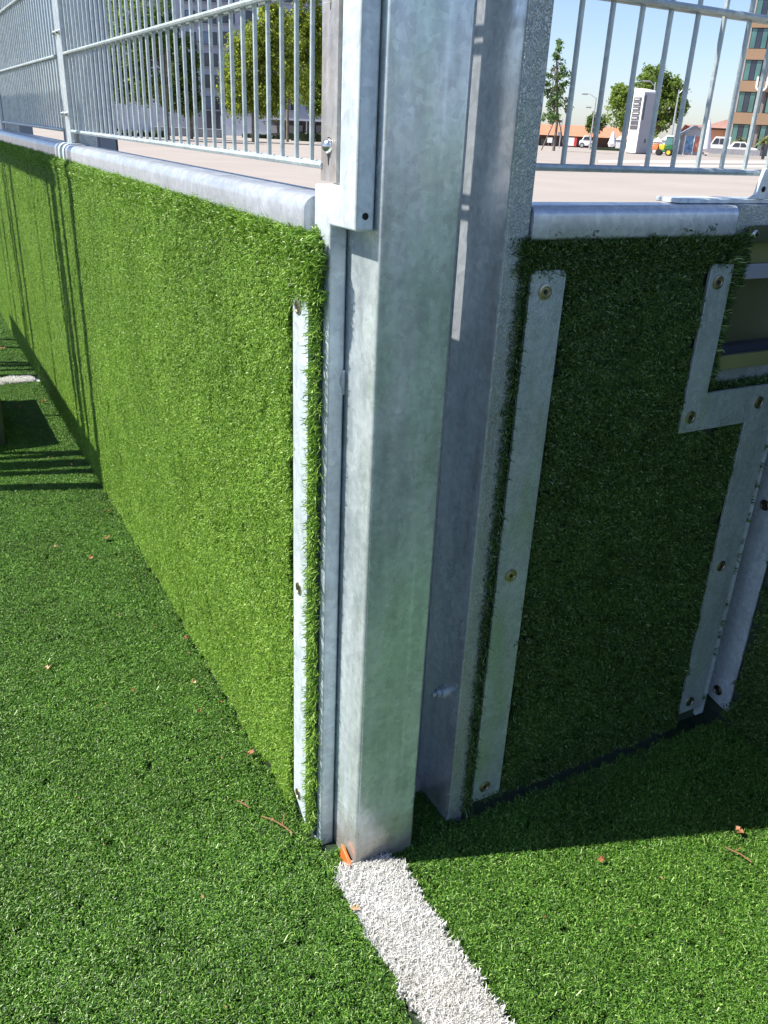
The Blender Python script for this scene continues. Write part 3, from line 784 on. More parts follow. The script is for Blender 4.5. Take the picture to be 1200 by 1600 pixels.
def bp_fast(mb, name, mat, parent):
    me = bpy.data.meshes.new(name); me.from_pydata([tuple(v) for v in mb.v], [], mb.f); me.materials.append(mat)
    o = bpy.data.objects.new(name, me); col.objects.link(o); o.parent = parent; return o

def box_px(fr, px0, px1, py_top, py_bot, d0, d1, mb=None, ground=False):
    pm = (px0+px1)/2
    x0, x1 = fr.x_(px0, d0, (py_top+py_bot)/2), fr.x_(px1, d0, (py_top+py_bot)/2)
    z1 = fr.z_(pm, py_top, d0)-GZ; z0 = 0 if ground else fr.z_(pm, py_bot, d0)-GZ
    return (mb or MB()).box(x0, x1, d0, d1, z0, z1)

M['wall_white'] = simple('white_render', (.50, .53, .60), .8, 0, .04, .5)
M['wall_grey'] = simple('grey_render', (.36, .37, .40), .8, 0, .06, .5)
M['glass_dark'] = simple('dark_glass', (.035, .04, .06), .12, 0, .2, .5, 0, .8)
M['glass_blue'] = simple('blue_glass', (.16, .22, .32), .12, 0, .2, .5, 0, .8)
M['glass_green'] = simple('green_glass', (.09, .20, .18), .10, .2, .25, .4, 0, .9)
M['frame_dark'] = simple('dark_frame', (.05, .05, .05), .5)
M['bronze'] = simple('bronze_cladding', (.36, .235, .14), .45, .1, .05, .3)
M['taupe'] = simple('taupe_panel', (.27, .235, .20), .6, 0, .06, .5)
M['cladding'] = simple('grey_cladding', (.19, .23, .27), .55, .1, .05, .6)
M['roof_tile'] = simple('terracotta_roof', (.46, .20, .11), .85, 0, .12, 1.5)
M['roof_brown'] = simple('brown_roof', (.28, .16, .13), .85, 0, .12, 1.5)
M['wall_brown'] = simple('dark_brown_wall', (.10, .055, .045), .8, 0, .2, 1)
M['wall_orange'] = simple('apricot_wall', (.62, .33, .20), .8, 0, .05, .6)
M['white'] = simple('white_paint', (.78, .78, .78), .45, 0, .03, 2)
M['white_soft'] = simple('white_canvas', (.72, .71, .74), .85, 0, .05, 3)
M['red'] = simple('red_paint', (.60, .05, .04), .5)
M['grey_paint'] = simple('grey_paint', (.24, .24, .26), .5)
M['panel_dark'] = simple('sign_panel_dark', (.09, .09, .10), .5)
M['green_paint'] = simple('green_paint', (.03, .16, .05), .35)
M['yellow_paint'] = simple('yellow_paint', (.75, .52, .03), .35)
M['orange_paint'] = simple('orange_paint', (.65, .20, .08), .5)
M['rubber'] = simple('rubber', (.02, .02, .02), .8)
M['poster_blue'] = simple('poster_blue', (.12, .25, .42), .4, 0, .6, 3)
M['poster_red'] = simple('poster_red', (.38, .14, .10), .4, 0, .6, 3)
M['palm'] = leafmat('palm_fronds', [(0, (.10, .13, .03)), (1, (.28, .28, .10))])
M['steel_pale'] = simple('pale_lamp_steel', (.5, .52, .54), .4, .6, .05, 3)
M['hedge'] = leafmat('hedge_leaves', [(0, (.01, .025, .01)), (1, (.05, .08, .03))])

# --- left: apartment blocks
def facade(fr, name, label, px0, px1, top_m, floors, floor_px, y_first, cols, wall, depth=12, extra=None):
    t = bg_thing(name, fr, label, 'building')
    x0, x1 = fr.x_(px0), fr.x_(px1)
    bp(MB().box(x0, x1, 0, depth, 0, top_m), 'wall', wall, t)
    for (cx0, cx1, kind) in cols:
        for k in range(floors):
            yb = y_first-k*floor_px; pm = (cx0+cx1)/2
            a, b = fr.x_(cx0), fr.x_(cx1); z0 = fr.z_(pm, yb)-GZ; z1 = fr.z_(pm, yb-floor_px*.60)-GZ
            wn = bp(MB().box(a, b, -.10, .12, z0, z1), 'window', M['frame_dark'], t)
            mid = (a+b)/2; e = .06
            bp(MB().box(a+e, mid-e/2, -.13, -.101, z0+e, z1-e), 'pane', M['glass_blue'] if (k+int(cx0)) % 3 == 0 or kind == 'b' else M['glass_dark'], wn)
            bp(MB().box(mid+e/2, b-e, -.13, -.101, z0+e, z1-e), 'pane', M['glass_dark'], wn)
            bp(MB().box(a-.15, b+.15, -.22, .02, z0-.16, z0-.004), 'sill', M['wall_grey'], t)
    return t
fr = Frame(330, 105)
facade(fr, 'apartment_block', 'white apartment block with dark windows seen between the trees on the left', 214, 404, 27, 8, 33.5, 171,
       [(222, 238, 'd'), (262, 278, 'b'), (299, 314, 'd'), (321, 345, 'd'), (352, 372, 'd'), (381, 398, 'b')], M['wall_white'])
t = bpy.data.objects['apartment_block']
bp(MB().box(fr.x_(322), fr.x_(352), -.06, .1, 0, fr.z_(337, 172)-GZ), 'entrance', M['panel_dark'], t)
bp(box_px(fr, 290, 322, 176, 222, -.09, -.01, ground=True), 'base_panel', M['wall_grey'], t)
fr = Frame(470, 120)
facade(fr, 'apartment_block', 'pale bluish apartment block behind the bright green trees next to the brown bar', 408, 560, 30, 8, 33.5, 172,
       [(414, 434, 'b'), (444, 466, 'd'), (478, 500, 'b'), (516, 536, 'd')], M['wall_white'])
fr = Frame(190, 90)
facade(fr, 'apartment_block', 'white building with grey ground floor behind the leftmost tree', 120, 246, 24, 7, 35, 150, [(150, 166, 'd'), (186, 204, 'b'), (216, 234, 'd')], M['wall_white'])
# low walls, carport and hedges at their foot
fr = Frame(455, 84); t = bg_thing('boundary_wall', fr, 'pale rendered garden wall behind the trunks of the bright trees', 'wall')
bp(box_px(fr, 345, 425, 183, 221, 0, .4, ground=True), 'wall_face', M['wall_white'], t)
bp(box_px(fr, 345, 425, 181, 183, -.05, .45), 'coping', M['wall_grey'], t)
fr = Frame(465, 80); t = bg_thing('carport', fr, 'low dark carport with a pale flat roof next to the brown slotted bar', 'carport')
bp(box_px(fr, 420, 530, 186, 189, -1, 4), 'roof', M['wall_white'], t)
for a in (421, 448, 478, 506, 528): bp(box_px(fr, a, a+2, 189, 222, -.9, -.7, ground=True), 'post', M['steel_pale'], t)
bp(box_px(fr, 421, 529, 189, 222, 3.6, 3.9, ground=True), 'rear_wall', M['panel_dark'], t)
for a in (424, 436, 452, 464, 482, 494, 508, 518): bp(box_px(fr, a, a+9, 196, 208, 3.4, 3.59), 'panel', M['wall_grey'], t)
def hedge(px0, px1, pyt, dist, label):
    fr = Frame((px0+px1)/2, dist); x0, x1 = fr.x_(px0), fr.x_(px1); z = fr.z_((px0+px1)/2, pyt)-GZ
    mb = MB().box(x0, x1, .1, .9, 0, z*.9)
    for _ in range(int(260*(x1-x0)/4)):
        c = Vector((random.uniform(x0, x1), random.uniform(0, 1), random.uniform(0, z))); n = Vector((random.gauss(0, 1), random.gauss(-.5, 1), random.gauss(.5, 1))).normalized(); u = n.orthogonal(); u.normalize(); w_ = n.cross(u); s_ = .22
        mb.poly([c-u*s_, c+w_*s_*.7, c+u*s_, c-w_*s_*.7], [(0, 1, 2, 3)])
    o = bp_fast(mb, 'hedge', M['hedge'], None); o.location = (fr.o.x, fr.o.y, GZ); o.rotation_euler = (0, 0, fr.rz)
    tag(o, label, 'hedge', 'dark hedges below the buildings')
hedge(380, 452, 212, 76, 'low dark hedge strip below the bright tree trunks')
hedge(455, 545, 209, 72, 'dark hedge in front of the carport beside the brown bar')
hedge(182, 262, 206, 62, 'dark hedge beneath the leftmost tree')
fr = Frame(295, 70); t = bg_thing('planter_wall', fr, 'long dark grey planter wall standing below the middle tree', 'planter')
bp(box_px(fr, 240, 352, 201, 222, 0, 1.4, ground=True), 'box_wall', M['grey_paint'], t)
bp(box_px(fr, 240, 352, 200, 201, -.05, 1.45), 'rim', M['wall_grey'], t)
# grey clad cabinet
fr = Frame(142, 8.0); t = bg_thing('metal_cabinet', fr, 'tall grey metal cabinet standing right behind the wire fence on the left', 'cabinet')
x0, x1 = fr.x_(101), fr.x_(182)
bp(MB().box(x0, x1, 0, .5, 0, 3.1), 'body', M['cladding'], t)
for i in range(3):
    a = x0+(x1-x0)*i/3+.003; b = x0+(x1-x0)*(i+1)/3-.003
    for j in range(2): bp(MB().box(a, b, -.008, -.0005, .05+j*1.5, 1.53+j*1.5), 'cladding_sheet', M['cladding'], t)
bp(MB().box(x1+.0005, x1+.012, -.012, .5, 0, 3.1), 'corner_trim', M['frame_dark'], t)

fr = Frame(30, 9.5); t = bg_thing('metal_cabinet', fr, 'second grey metal cabinet behind the farther fence panels at the left edge', 'cabinet')
x0, x1 = fr.x_(-20), fr.x_(54)
bp(MB().box(x0, x1, 0, .5, 0, 3.1), 'body', M['cladding'], t)
for i in range(2):
    a = x0+(x1-x0)*i/2+.003; b = x0+(x1-x0)*(i+1)/2-.003
    bp(MB().box(a, b, -.008, -.0005, .05, 3.05), 'door', M['cladding'], t)

# --- left trees
tree('plane_tree', 205, 56, [(205, 20, 48, 50), (200, 80, 42, 42), (215, 130, 40, 36), (180, 120, 26, 40), (235, 60, 26, 36)], (262, 60, .12, 258), M['leaf_mid'], 'tall mid green tree beside the grey cabin, leftmost of the trees', .19, 150, 26)
tree('plane_tree', 290, 62, [(285, 90, 26, 40), (292, 150, 24, 34), (268, 140, 24, 36), (255, 40, 22, 40)], (300, 60, .09, 290), M['leaf_dark'], 'narrow darker green tree second from the left', .19, 130, 26)
tree('plane_tree', 400, 60, [(372, 130, 32, 52), (392, 80, 34, 46), (415, 150, 34, 36), (430, 100, 34, 46), (425, 40, 26, 40)], (396, 60, .10, 400), M['leaf_bright'], 'broad yellow green tree in the gap of the fence, third from the left', .19, 170, 26)
tree('plane_tree', 470, 66, [(462, 60, 26, 44), (465, 120, 30, 44), (480, 20, 20, 44), (500, 70, 16, 50)], (449, 60, .09, 458), M['leaf_bright'], 'yellow green tree with slim pale trunk, fourth from the left', .19, 140, 26)
tree('plane_tree', 500, 70, [(505, 110, 22, 50), (500, 160, 20, 22), (520, 60, 24, 50), (485, 140, 16, 30)], (490, 60, .07, 495), M['leaf_mid'], 'green tree partly hidden behind the brown slotted bar', .19, 130, 26)

# --- right: low red roofed building
fr = Frame(920, 128); t = bg_thing('low_market_hall', fr, 'long low building with terracotta roof and dark brown wall behind the parking area', 'building')
bp(box_px(fr, 700, 1000, 211, 232, 0, 14, ground=True), 'wall', M['wall_brown'], t)
x0, x1 = fr.x_(698), fr.x_(1004); z0 = fr.z_(900, 213)-GZ; z1 = fr.z_(900, 195)-GZ
bp(MB().poly([(x0, -1.2, z0), (x1, -1.2, z0), (x1-1, 7, z1), (x0+1, 7, z1), (x0, 15, z0), (x1, 15, z0)], [(0, 1, 2, 3), (3, 2, 5, 4), (0, 3, 4), (1, 5, 2), (0, 4, 5, 1)]), 'roof', M['roof_tile'], t)
for a in (845, 862, 900, 912, 950): bp(box_px(fr, a, a+9, 217, 226, -.1, .05), 'window', M['glass_dark'], t)
for (nm, px0, px1, pt, pb, mt, lab) in (('poster_board', 855, 863, 215, 223, 'white', 'small white notice board in front of the brown wall'),
                                        ('banner_board', 888, 901, 215, 228, 'white', 'white and red banner standing before the brown wall')):
    fr = Frame((px0+px1)/2, 116); t = bg_thing(nm, fr, lab, 'sign')
    bp(box_px(fr, px0, px1, pt, pb, 0, .08), 'board', M[mt], t)
    if nm == 'banner_board': bp(box_px(fr, 897, 901, pt, pb, -.03, -.003), 'red_edge', M['red'], t)
    for a in (px0+1, px1-1.6): bp(box_px(fr, a, a+.7, pb, 234, .0, .07, ground=True), 'leg', M['grey_paint'], t)
fr = Frame(874, 104); t = bg_thing('road_sign', fr, 'small grey square sign on a post right of the young tree', 'sign')
bp(box_px(fr, 871.5, 877, 206, 212, 0, .05), 'plate', M['grey_paint'], t); bp(MB().tube((fr.x_(874.2), .08, 0), (fr.x_(874.2), .08, 3.0), .06, .06, 8), 'pole', M['steel_pale'], t)

def lamp(px, dist, ytop, arms, label):
    fr = Frame(px, dist); t = bg_thing('street_lamp', fr, label, 'street lamp', 'street lamps on the plaza')
    x = fr.x_(px); h = fr.z_(px, ytop)-GZ
    bp(MB().path([(x, 0, 0), (x, 0, h*.5), (x, 0, h)], [.11, .085, .05], 8), 'pole', M['steel_pale'], t, smooth=True)
    for (dx, dz) in arms:
        bp(MB().path([(x, 0, h-.4+dz), (x+dx*.6, 0, h+.05+dz), (x+dx, 0, h+dz)], .035, 6), 'arm', M['steel_pale'], t)
        bp(MB().box(x+dx-.35, x+dx+.35, -.14, .14, h-.06+dz, h+.08+dz), 'lamp_head', M['grey_paint'], t, bevel=.03)
    return t
lamp(922, 108, 152, [(-1.3, .3)], 'thin double armed street lamp behind the second fence bar gap')
for o in [bpy.data.objects['street_lamp']]:
    fr = Frame(922, 108); h = fr.z_(922, 152)-GZ; x = fr.x_(922)
    bp(MB().box(x-1.0, x-.4, -.12, .12, h-1.1, h-.95), 'lamp_head', M['grey_paint'], o, bevel=.03)
lamp(1009, 96, 128, [(-.9, .05)], 'street lamp standing right behind the white sign tower')
lamp(1047, 90, 140, [(.6, .05)], 'street lamp in front of the big round tree at its right side')

# young tree and the rest of the greenery
tree('young_tree', 868, 84, [(872, 75, 5, 18), (868, 105, 12, 24), (880, 125, 14, 20), (862, 150, 16, 24), (878, 165, 15, 18), (860, 182, 15, 14), (850, 130, 10, 26)], (866, 90, .11, 870), M['leaf_young'], 'slender young tree with tapering top and wooden stakes, right of the posts', .26, 15, 22, stake=True)
tree('round_tree', 932, 122, [(930, 198, 13, 14), (938, 190, 10, 12), (926, 190, 9, 11)], (931, 205, .2, 931), M['leaf_dark'], 'small round dark green tree in front of the low red roof', .3, 34, 22)
tree('big_round_tree', 1010, 104, [(1000, 150, 40, 38), (975, 175, 27, 34), (1020, 125, 26, 24), (1045, 165, 27, 36), (1005, 195, 38, 20), (1050, 140, 16, 22), (1062, 165, 12, 16), (970, 150, 18, 22)], (1012, 190, .5, 1012), M['leaf_mid'], 'big round green tree behind the white sign tower', .34, 66, 26)
fr = Frame(945, 108); t = tag(bp_fast(box_px(fr, 930, 970, 231.5, 236, 0, 4, ground=True), 'grass_verge', M['hedge'], None), 'low strip of dry green verge left of the white sign tower', 'verge'); t.location = (fr.o.x, fr.o.y, GZ); t.rotation_euler = (0, 0, fr.rz)

# white sign tower
fr = Frame(984, 92, -40); t = bg_thing('sign_tower', fr, 'tall white sign tower with a slanted top and seven dark name panels', 'sign tower')
xl, xr = fr.x_(976.5, 0, 240), fr.x_(992.5, 0, 240); zl = fr.z_(994, 137)-GZ; zr = zl*.985
dep = 1.75
bp(MB().poly([(xl, 0, .1), (xr, 0, .1), (xr, dep, .1), (xl, dep, .1), (xl, 0, zl), (xr, 0, zl-.35), (xr, dep, zl-.2), (xl, dep, zl)], [(0, 1, 5, 4), (1, 2, 6, 5), (2, 3, 7, 6), (3, 0, 4, 7), (4, 5, 6, 7), (3, 2, 1, 0)]), 'body', M['white'], t)
bp(MB().box(xl+.05, xr-.05, .05, dep-.05, 0, .1), 'plinth', M['panel_dark'], t)
bp(MB().box(xr-.0, xr+.03, .05, dep-.03, .1, zl-.42), 'side_cladding', M['wall_grey'], t)
for k in range(7):
    py = 152+k*7.35; z1 = fr.z_(992, py)-GZ; z0 = z1-.40*(zl/7)
    p = bp(MB().box(xl+.14, xr-.20, -.05, -.002, z0, z1), 'name_panel', M['panel_dark'], t)
    if k < 5:
        r2 = random.Random(k); x = xl+.26
        while x < xr-.42:
            l = r2.uniform(.06, .13); bp(MB().box(x, x+l, -.07, -.051, z0+.12, z1-.12), 'letter', M['white'], p); x += l+.05
for k in range(11):
    z = fr.z_(1001, 152+k*3.5)-GZ
    bp(MB().box(xr+.031, xr+.05, .12, .36, z, z+.19), 'side_letter', M['panel_dark'], t)
bp(MB().box(xr+.031, xr+.06, 1.0, 1.2, 1.0, 1.35), 'service_hatch', M['panel_dark'], t)

# small utility tractor
fr = Frame(1036, 89, -8); t = bg_thing('utility_tractor', fr, 'small green and yellow utility tractor with an orange implement parked behind the bars', 'tractor')
x = fr.x_
def wheel(cx, cy, r, w_, rim):
    wh = bp(MB().tube((cx, cy-w_/2, r), (cx, cy+w_/2, r), r, r, 18), 'wheel', M['rubber'], t, bevel=.03)
    bp(MB().tube((cx, cy-w_/2-.02, r), (cx, cy-w_/2+.05, r), r*.6, r*.5, 14), 'rim', rim, wh)
a, b = x(1020), x(1054); L_ = b-a
for cx, r in ((a+L_*.82, .30),):
    for cy in (-.45, .45): wheel(cx, cy, r, .2, M['yellow_paint'])
for cy in (-.45, .45): wheel(a+L_*.36, cy, .28, .18, M['rubber'])
bp(MB().box(a, a+L_*.30, -.45, .45, .45, .85), 'implement_bin', M['orange_paint'], t, bevel=.05)
bp(MB().box(a+L_*.05, a+L_*.28, -.4, .4, .85, 1.0), 'bin_lid', M['orange_paint'], t, bevel=.04)
bp(MB().box(a+L_*.32, a+L_*.60, -.32, .32, .45, .95), 'hood', M['yellow_paint'], t, bevel=.08)
bp(MB().box(a+L_*.28, a+L_*.92, -.36, .36, .3, .5), 'chassis', M['green_paint'], t, bevel=.04)
bp(MB().box(a+L_*.60, a+L_*.95, -.40, .40, .5, .95), 'rear_body', M['green_paint'], t, bevel=.06)
bp(MB().poly([(a+L_*.58, -.40, .95), (a+L_*.93, -.40, .95), (a+L_*.93, .40, .95), (a+L_*.58, .40, .95), (a+L_*.62, -.36, 1.62), (a+L_*.90, -.36, 1.62), (a+L_*.90, .36, 1.62), (a+L_*.62, .36, 1.62)], [(0, 1, 5, 4), (1, 2, 6, 5), (2, 3, 7, 6), (3, 0, 4, 7), (4, 5, 6, 7)]), 'cab_glass', M['glass_green'], t)
bp(MB().box(a+L_*.58, a+L_*.95, -.42, .42, 1.62, 1.72), 'cab_roof', M['white'], t, bevel=.04)

# white market tents / walls behind the tractor
fr = Frame(1030, 112); t = bg_thing('white_market_tents', fr, 'row of low white tents behind the tractor under the big tree', 'tents')
for (a, b, c) in ((962, 976, 214), (1021, 1032, 217), (1033, 1050, 214), (1066, 1075, 213)):
    x0, x1 = fr.x_(a), fr.x_(b); z = fr.z_((a+b)/2, c)-GZ
    bp(MB().box(x0, x1, 0, 3, 0, z*.8), 'tent_wall', M['white_soft'], t)
    bp(MB().poly([(x0-.1, -.1, z*.8), (x1+.1, -.1, z*.8), (x1+.1, 3.1, z*.8), (x0-.1, 3.1, z*.8), ((x0+x1)/2, 1.5, z*1.15)], [(0, 1, 4), (1, 2, 4), (2, 3, 4), (3, 0, 4), (3, 2, 1, 0)]), 'tent_roof', M['white_soft'], t)

# gabled kiosk
fr = Frame(1082, 104, 6); t = bg_thing('gabled_kiosk', fr, 'small pale grey gabled kiosk with two posters on its front', 'kiosk')
x0, x1 = fr.x_(1067), fr.x_(1101); ze = fr.z_(1080, 210)-GZ; zt = fr.z_(1086, 198)-GZ; xm = (x0+x1)/2
bp(MB().poly([(x0, 0, 0), (x1, 0, 0), (x1, 0, ze), (xm, 0, zt), (x0, 0, ze), (x0, 5, 0), (x1, 5, 0), (x1, 5, ze), (xm, 5, zt), (x0, 5, ze)], [(0, 1, 2, 3, 4), (9, 8, 7, 6, 5), (0, 5, 6, 1), (1, 6, 7, 2), (4, 9, 5, 0)]), 'wall', M['wall_grey'], t)
for s0, s1, za, zb in ((x0-.3, xm, ze-.15, zt+.02), (xm, x1+.3, zt+.02, ze-.15)):
    bp(MB().poly([(s0, -.3, za), (s1, -.3, zb), (s1, 5.2, zb), (s0, 5.2, za), (s0, -.3, za+.12), (s1, -.3, zb+.12), (s1, 5.2, zb+.12), (s0, 5.2, za+.12)], [(0, 1, 5, 4), (1, 2, 6, 5), (2, 3, 7, 6), (3, 0, 4, 7), (4, 5, 6, 7), (3, 2, 1, 0)]), 'roof', M['grey_paint'], t)
bp(box_px(fr, 1071, 1082, 213, 237, -.06, -.003), 'poster', M['poster_blue'], t)
bp(box_px(fr, 1085, 1096, 214, 238, -.06, -.003), 'poster', M['poster_red'], t)
for a in (1069, 1083, 1097): bp(box_px(fr, a, a+1.2, 211, 240, -.10, -.003, ground=True), 'door_frame', M['white'], t)

# houses
fr = Frame(1110, 150); t = bg_thing('apricot_house', fr, 'apricot coloured house with brown hipped roof behind the kiosk', 'house')
bp(box_px(fr, 1094, 1200, 200, 236, 0, 12, ground=True), 'wall', M['wall_orange'], t)
x0, x1 = fr.x_(1088), fr.x_(1203); z0 = fr.z_(1115, 200)-GZ; z1 = fr.z_(1115, 180)-GZ
bp(MB().poly([(x0, -1, z0), (x1, -1, z0), (x1, 13, z0), (x0, 13, z0), (x0+5, 6, z1), (x1-5, 6, z1)], [(0, 1, 5, 4), (1, 2, 5), (2, 3, 4, 5), (3, 0, 4), (3, 2, 1, 0)]), 'roof', M['roof_brown'], t)
bp(box_px(fr, 1112, 1136, 200, 203, -.12, .02), 'attic_window', M['frame_dark'], t)
fr = Frame(1075, 165); t = bg_thing('brown_roofed_house', fr, 'low house with a brown roof just left of and behind the kiosk', 'house')
bp(box_px(fr, 1058, 1110, 212, 236, 0, 12, ground=True), 'wall', M['wall_orange'], t)
x0, x1 = fr.x_(1054), fr.x_(1113); z0 = fr.z_(1085, 212)-GZ; z1 = fr.z_(1085, 194)-GZ
bp(MB().poly([(x0, -1, z0), (x1, -1, z0), (x1, 13, z0), (x0, 13, z0), (x0+5, 6, z1), (x1-5, 6, z1)], [(0, 1, 5, 4), (1, 2, 5), (2, 3, 4, 5), (3, 0, 4), (3, 2, 1, 0)]), 'roof', M['roof_brown'], t)
# closed parasols
def parasol(px, dist, yt, label, w=.36):
    fr = Frame(px, dist); t = bg_thing('closed_parasol', fr, label, 'parasol', 'closed white parasols')
    x = fr.x_(px); h = fr.z_(px, yt)-GZ
    bp(MB().path([(x, 0, .35), (x, 0, .7), (x, 0, h*.5), (x, 0, h*.85), (x, 0, h)], [w*.7, w, w*.75, w*.4, w*.12], 12), 'canopy', M['white_soft'], t, smooth=True)
    bp(MB().tube((x, 0, 0), (x, 0, h+.1), .05, .05, 8), 'pole', M['grey_paint'], t)
    bp(MB().tube((x, 0, 0), (x, 0, .15), .4, .35, 12), 'base', M['grey_paint'], t)
parasol(1102, 104, 187, 'tall closed white parasol right of the gabled kiosk', .62)
parasol(956, 116, 205, 'closed white parasol left of the white sign tower', .5)

# vehicles
def vehicle(px0, px1, dist, name, label, cat, prof, glass, hgt, wid=1.75):
    fr = Frame((px0+px1)/2, dist); t = bg_thing(name, fr, label, cat)
    x0, x1 = fr.x_(px0), fr.x_(px1); L_ = x1-x0; pr = [(x0+a*L_, b*hgt) for a, b in prof]
    n = len(pr); pts = [(p[0], y, p[1]) for y in (0, wid) for p in pr]
    bp(MB().poly(pts, [(i, (i+1) % n, n+(i+1) % n, n+i) for i in range(n)]+[tuple(range(n-1, -1, -1)), tuple(range(n, 2*n))]), 'body', M['white'], t, bevel=.06)
    for g_ in glass:
        pr2 = [(x0+a*L_, b*hgt) for a, b in g_]; n2 = len(pr2); pts = [(p[0], y, p[1]) for y in (-.03, .02) for p in pr2]
        bp(MB().poly(pts, [(i, (i+1) % n2, n2+(i+1) % n2, n2+i) for i in range(n2)]+[tuple(range(n2-1, -1, -1)), tuple(range(n2, 2*n2))]), 'side_window', M['glass_dark'], t)
    for a in (.19, .80):
        for y in (-.02, wid-.2):
            wh = bp(MB().tube((x0+a*L_, y, .32), (x0+a*L_, y+.22, .32), .32, .32, 16), 'wheel', M['rubber'], t)
            bp(MB().tube((x0+a*L_, y-.02, .32), (x0+a*L_, y+.01, .32), .2, .19, 12), 'rim', M['steel_pale'], wh)
    bp(MB().box(x0-.03, x0+.08, .15, .5, hgt*.42, hgt*.52), 'headlight', M['glass_blue'], t)
    bp(MB().box(x1-.08, x1+.03, .15, .5, hgt*.42, hgt*.52), 'tail_light', M['red'], t)
vehicle(1109, 1141, 116, 'white_van', 'white van parked behind the grey planter, left of the white car', 'van', [(0, .12), (0, .50), (.06, .62), (.22, .98), (1, 1), (1, .12)], [[(.10, .60), (.24, .90), (.42, .90), (.42, .60)], [(.46, .60), (.46, .90), (.9, .90), (.9, .60)]], 2.05, 1.9)
vehicle(1136, 1189, 108, 'white_car', 'white saloon car parked behind the grey planter', 'car', [(0, .18), (0, .55), (.06, .64), (.20, .98), (.52, 1), (.72, .66), (.97, .58), (1, .2)], [[(.16, .66), (.24, .92), (.38, .92), (.38, .66)], [(.41, .66), (.41, .92), (.52, .92), (.64, .66)]], 1.55)
vehicle(905, 928, 122, 'pale_car', 'pale car parked in front of the dark brown wall by the street lamp', 'car', [(0, .18), (0, .55), (.15, .65), (.28, .98), (.62, 1), (.80, .68), (1, .58), (1, .2)], [[(.22, .66), (.30, .92), (.58, .92), (.72, .66)]], 1.5)
fr = Frame(1148, 98); t = bg_thing('long_planter', fr, 'long low grey planter in front of the parked white vehicles', 'planter')
bp(box_px(fr, 1107, 1188, 233, 241, 0, 1.4, ground=True), 'box_wall', M['grey_paint'], t)
bp(box_px(fr, 1105, 1190, 242, 245, -.7, 0, ground=True), 'bench_slab', M['plaza_light'], t)
def palm(px, dist, yt, label):
    fr = Frame(px, dist); t = bg_thing('potted_palm', fr, label, 'palm', 'palms in front of the banded building')
    x = fr.x_(px); h = fr.z_(px, yt)-GZ; tr = h*.6
    bp(MB().tube((x, 0, 0), (x, 0, .9), .42, .5, 12), 'pot', M['panel_dark'], t)
    bp(MB().path([(x, 0, .8), (x+.05, 0, tr)], [.2, .15], 8), 'trunk', M['bark'], t)
    mb = MB()
    for i in range(34):
        a = random.uniform(0, 6.28); L_ = random.uniform(.9, 1.5); e = random.uniform(.1, 1.2)
        prev = Vector((x, 0, tr)); d = Vector((math.cos(a)*math.cos(e), math.sin(a)*math.cos(e), math.sin(e)))
        for s_ in range(5):
            nx = prev+d*L_/5; side = d.cross(Vector((0, 0, 1))).normalized()*.16*(1-s_/6)
            mb.poly([prev-side, prev+side, nx+side*.7+Vector((0, 0, -.05)), nx-side*.7+Vector((0, 0, -.05))], [(0, 1, 2, 3)])
            prev = nx; d = (d+Vector((0, 0, -.28))).normalized()
    bp_fast(mb, 'fronds', M['palm'], t)
palm(1156, 112, 206, 'spiky palm behind the white car, left one of the two')
palm(1192, 102, 206, 'spiky palm in a dark pot at the right edge')

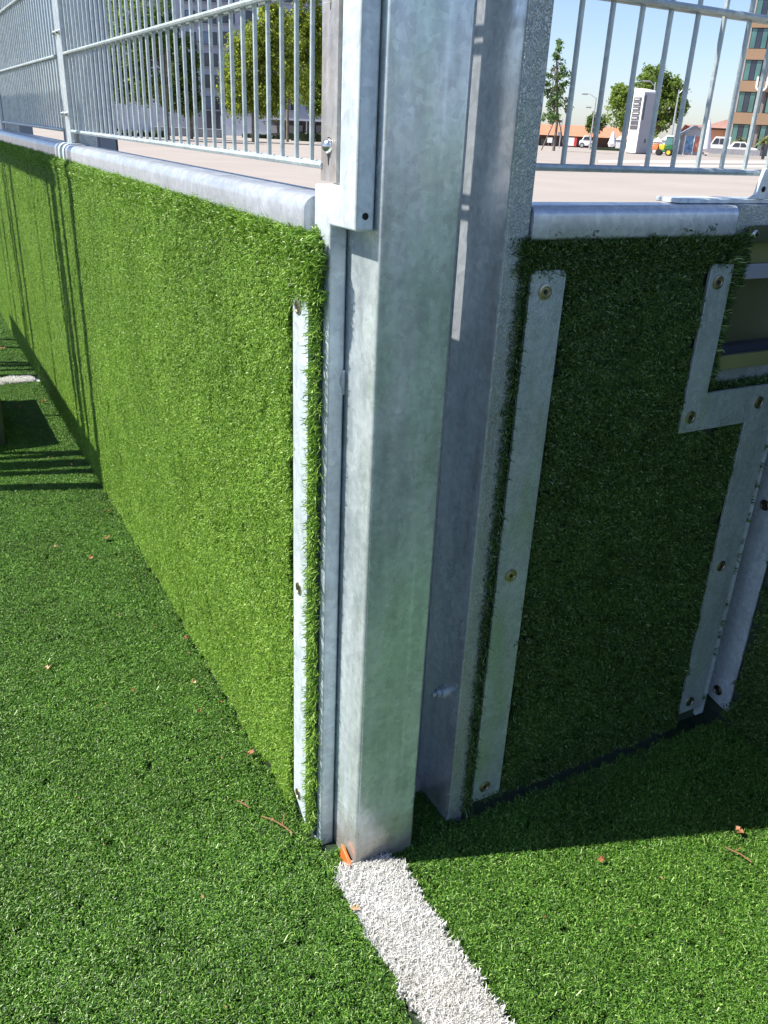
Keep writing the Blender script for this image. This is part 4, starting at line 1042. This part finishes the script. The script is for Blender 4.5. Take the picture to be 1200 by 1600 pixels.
# banded office building with lettering
fr = Frame(1170, 135, 4); t = bg_thing('banded_hotel', fr, 'tall building with bronze bands and green glass at the top right corner', 'building')
XL = fr.x_(1136, 0, 228); XR = XL+32; XM = XL+16
def zz(py): return fr.z_(1165, py)-GZ
bp(MB().box(XL+.25, XR, .3, 16, 0, zz(-95)), 'wall', M['taupe'], t)
bands = [(176, 194), (126, 143), (76, 93), (28, 43), (-22, -6), (-72, -56)]
tops = [194, 143, 93, 43, -6, -56]
for (a, b) in bands:
    bb = bp(MB().box(XL, XR, -.12, .3, zz(b), zz(a)), 'band', M['bronze'], t)
rows = [(232, 194), (176, 143), (126, 93), (76, 43), (28, -6), (-22, -56)]
unit = (fr.x_(1190, 0, 160)-fr.x_(1146, 0, 160))
for (zb_, zt_) in rows:
    zb, zt = zz(zb_) if zb_ < 230 else 0, zz(zt_); x = XL+.3
    while x < XR-1:
        wn = bp(MB().box(x, x+unit*.58, .12, .29, zb+.01, zt-.01), 'window', M['frame_dark'], t)
        for q in range(3):
            a = x+.06+q*unit*.19; bp(MB().box(a, a+unit*.17, .05, .119, zb+.08, zt-.1), 'pane', M['glass_green'] if q != 1 else M['glass_dark'], wn)
        bp(MB().box(x+unit*.62, x+unit*.66, -.02, .29, zb+.01, zt-.01), 'fin', M['frame_dark'], t)
        bp(MB().box(x+unit*.93, x+unit*.97, -.02, .29, zb+.01, zt-.01), 'fin', M['frame_dark'], t)
        x += unit
cu = bpy.data.curves.new('lettering', 'FONT'); cu.body = 'UPT'; cu.size = 2.55; cu.extrude = .06; cu.space_character = 1.25
tmp = bpy.data.objects.new('tmp_text', cu); col.objects.link(tmp)
dg = bpy.context.evaluated_depsgraph_get(); me = bpy.data.meshes.new_from_object(tmp.evaluated_get(dg)); bpy.data.objects.remove(tmp)
me.materials.append(M['white']); lo = bpy.data.objects.new('lettering', me); col.objects.link(lo); lo.parent = t
lo.rotation_euler = (R(90), 0, 0); lo.location = (fr.x_(1178, 0, 135), -.22, zz(142)); lo['label'] = 'white letters UPT on the bronze band'

# paving bands and a painted shadow strip on the far plaza
def strip(px0, px1, py0, py1, name, mat, dz):
    pts = []
    for (px, py) in ((px0, py0), (px1, py0+1.5), (px1, py1+2), (px0, py1)):
        d = ray(px, py); tt = (GZ-CAM.z)/d.z; q = CAM+d*tt; pts.append((q.x, q.y, GZ+dz))
    o = MB().poly(pts, [(0, 1, 2, 3)]).build(name, mat); tag(o, kind='structure')
strip(935, 1350, 250, 254.5, 'paving_band', M['plaza_light'], .004)
strip(1000, 1350, 257, 261, 'paving_band', M['plaza_light'], .004)
strip(1085, 1350, 255.2, 256.6, 'shadow_band', M['shadow_grey'], .008)  # cast shadow laid on the paving as a dark strip
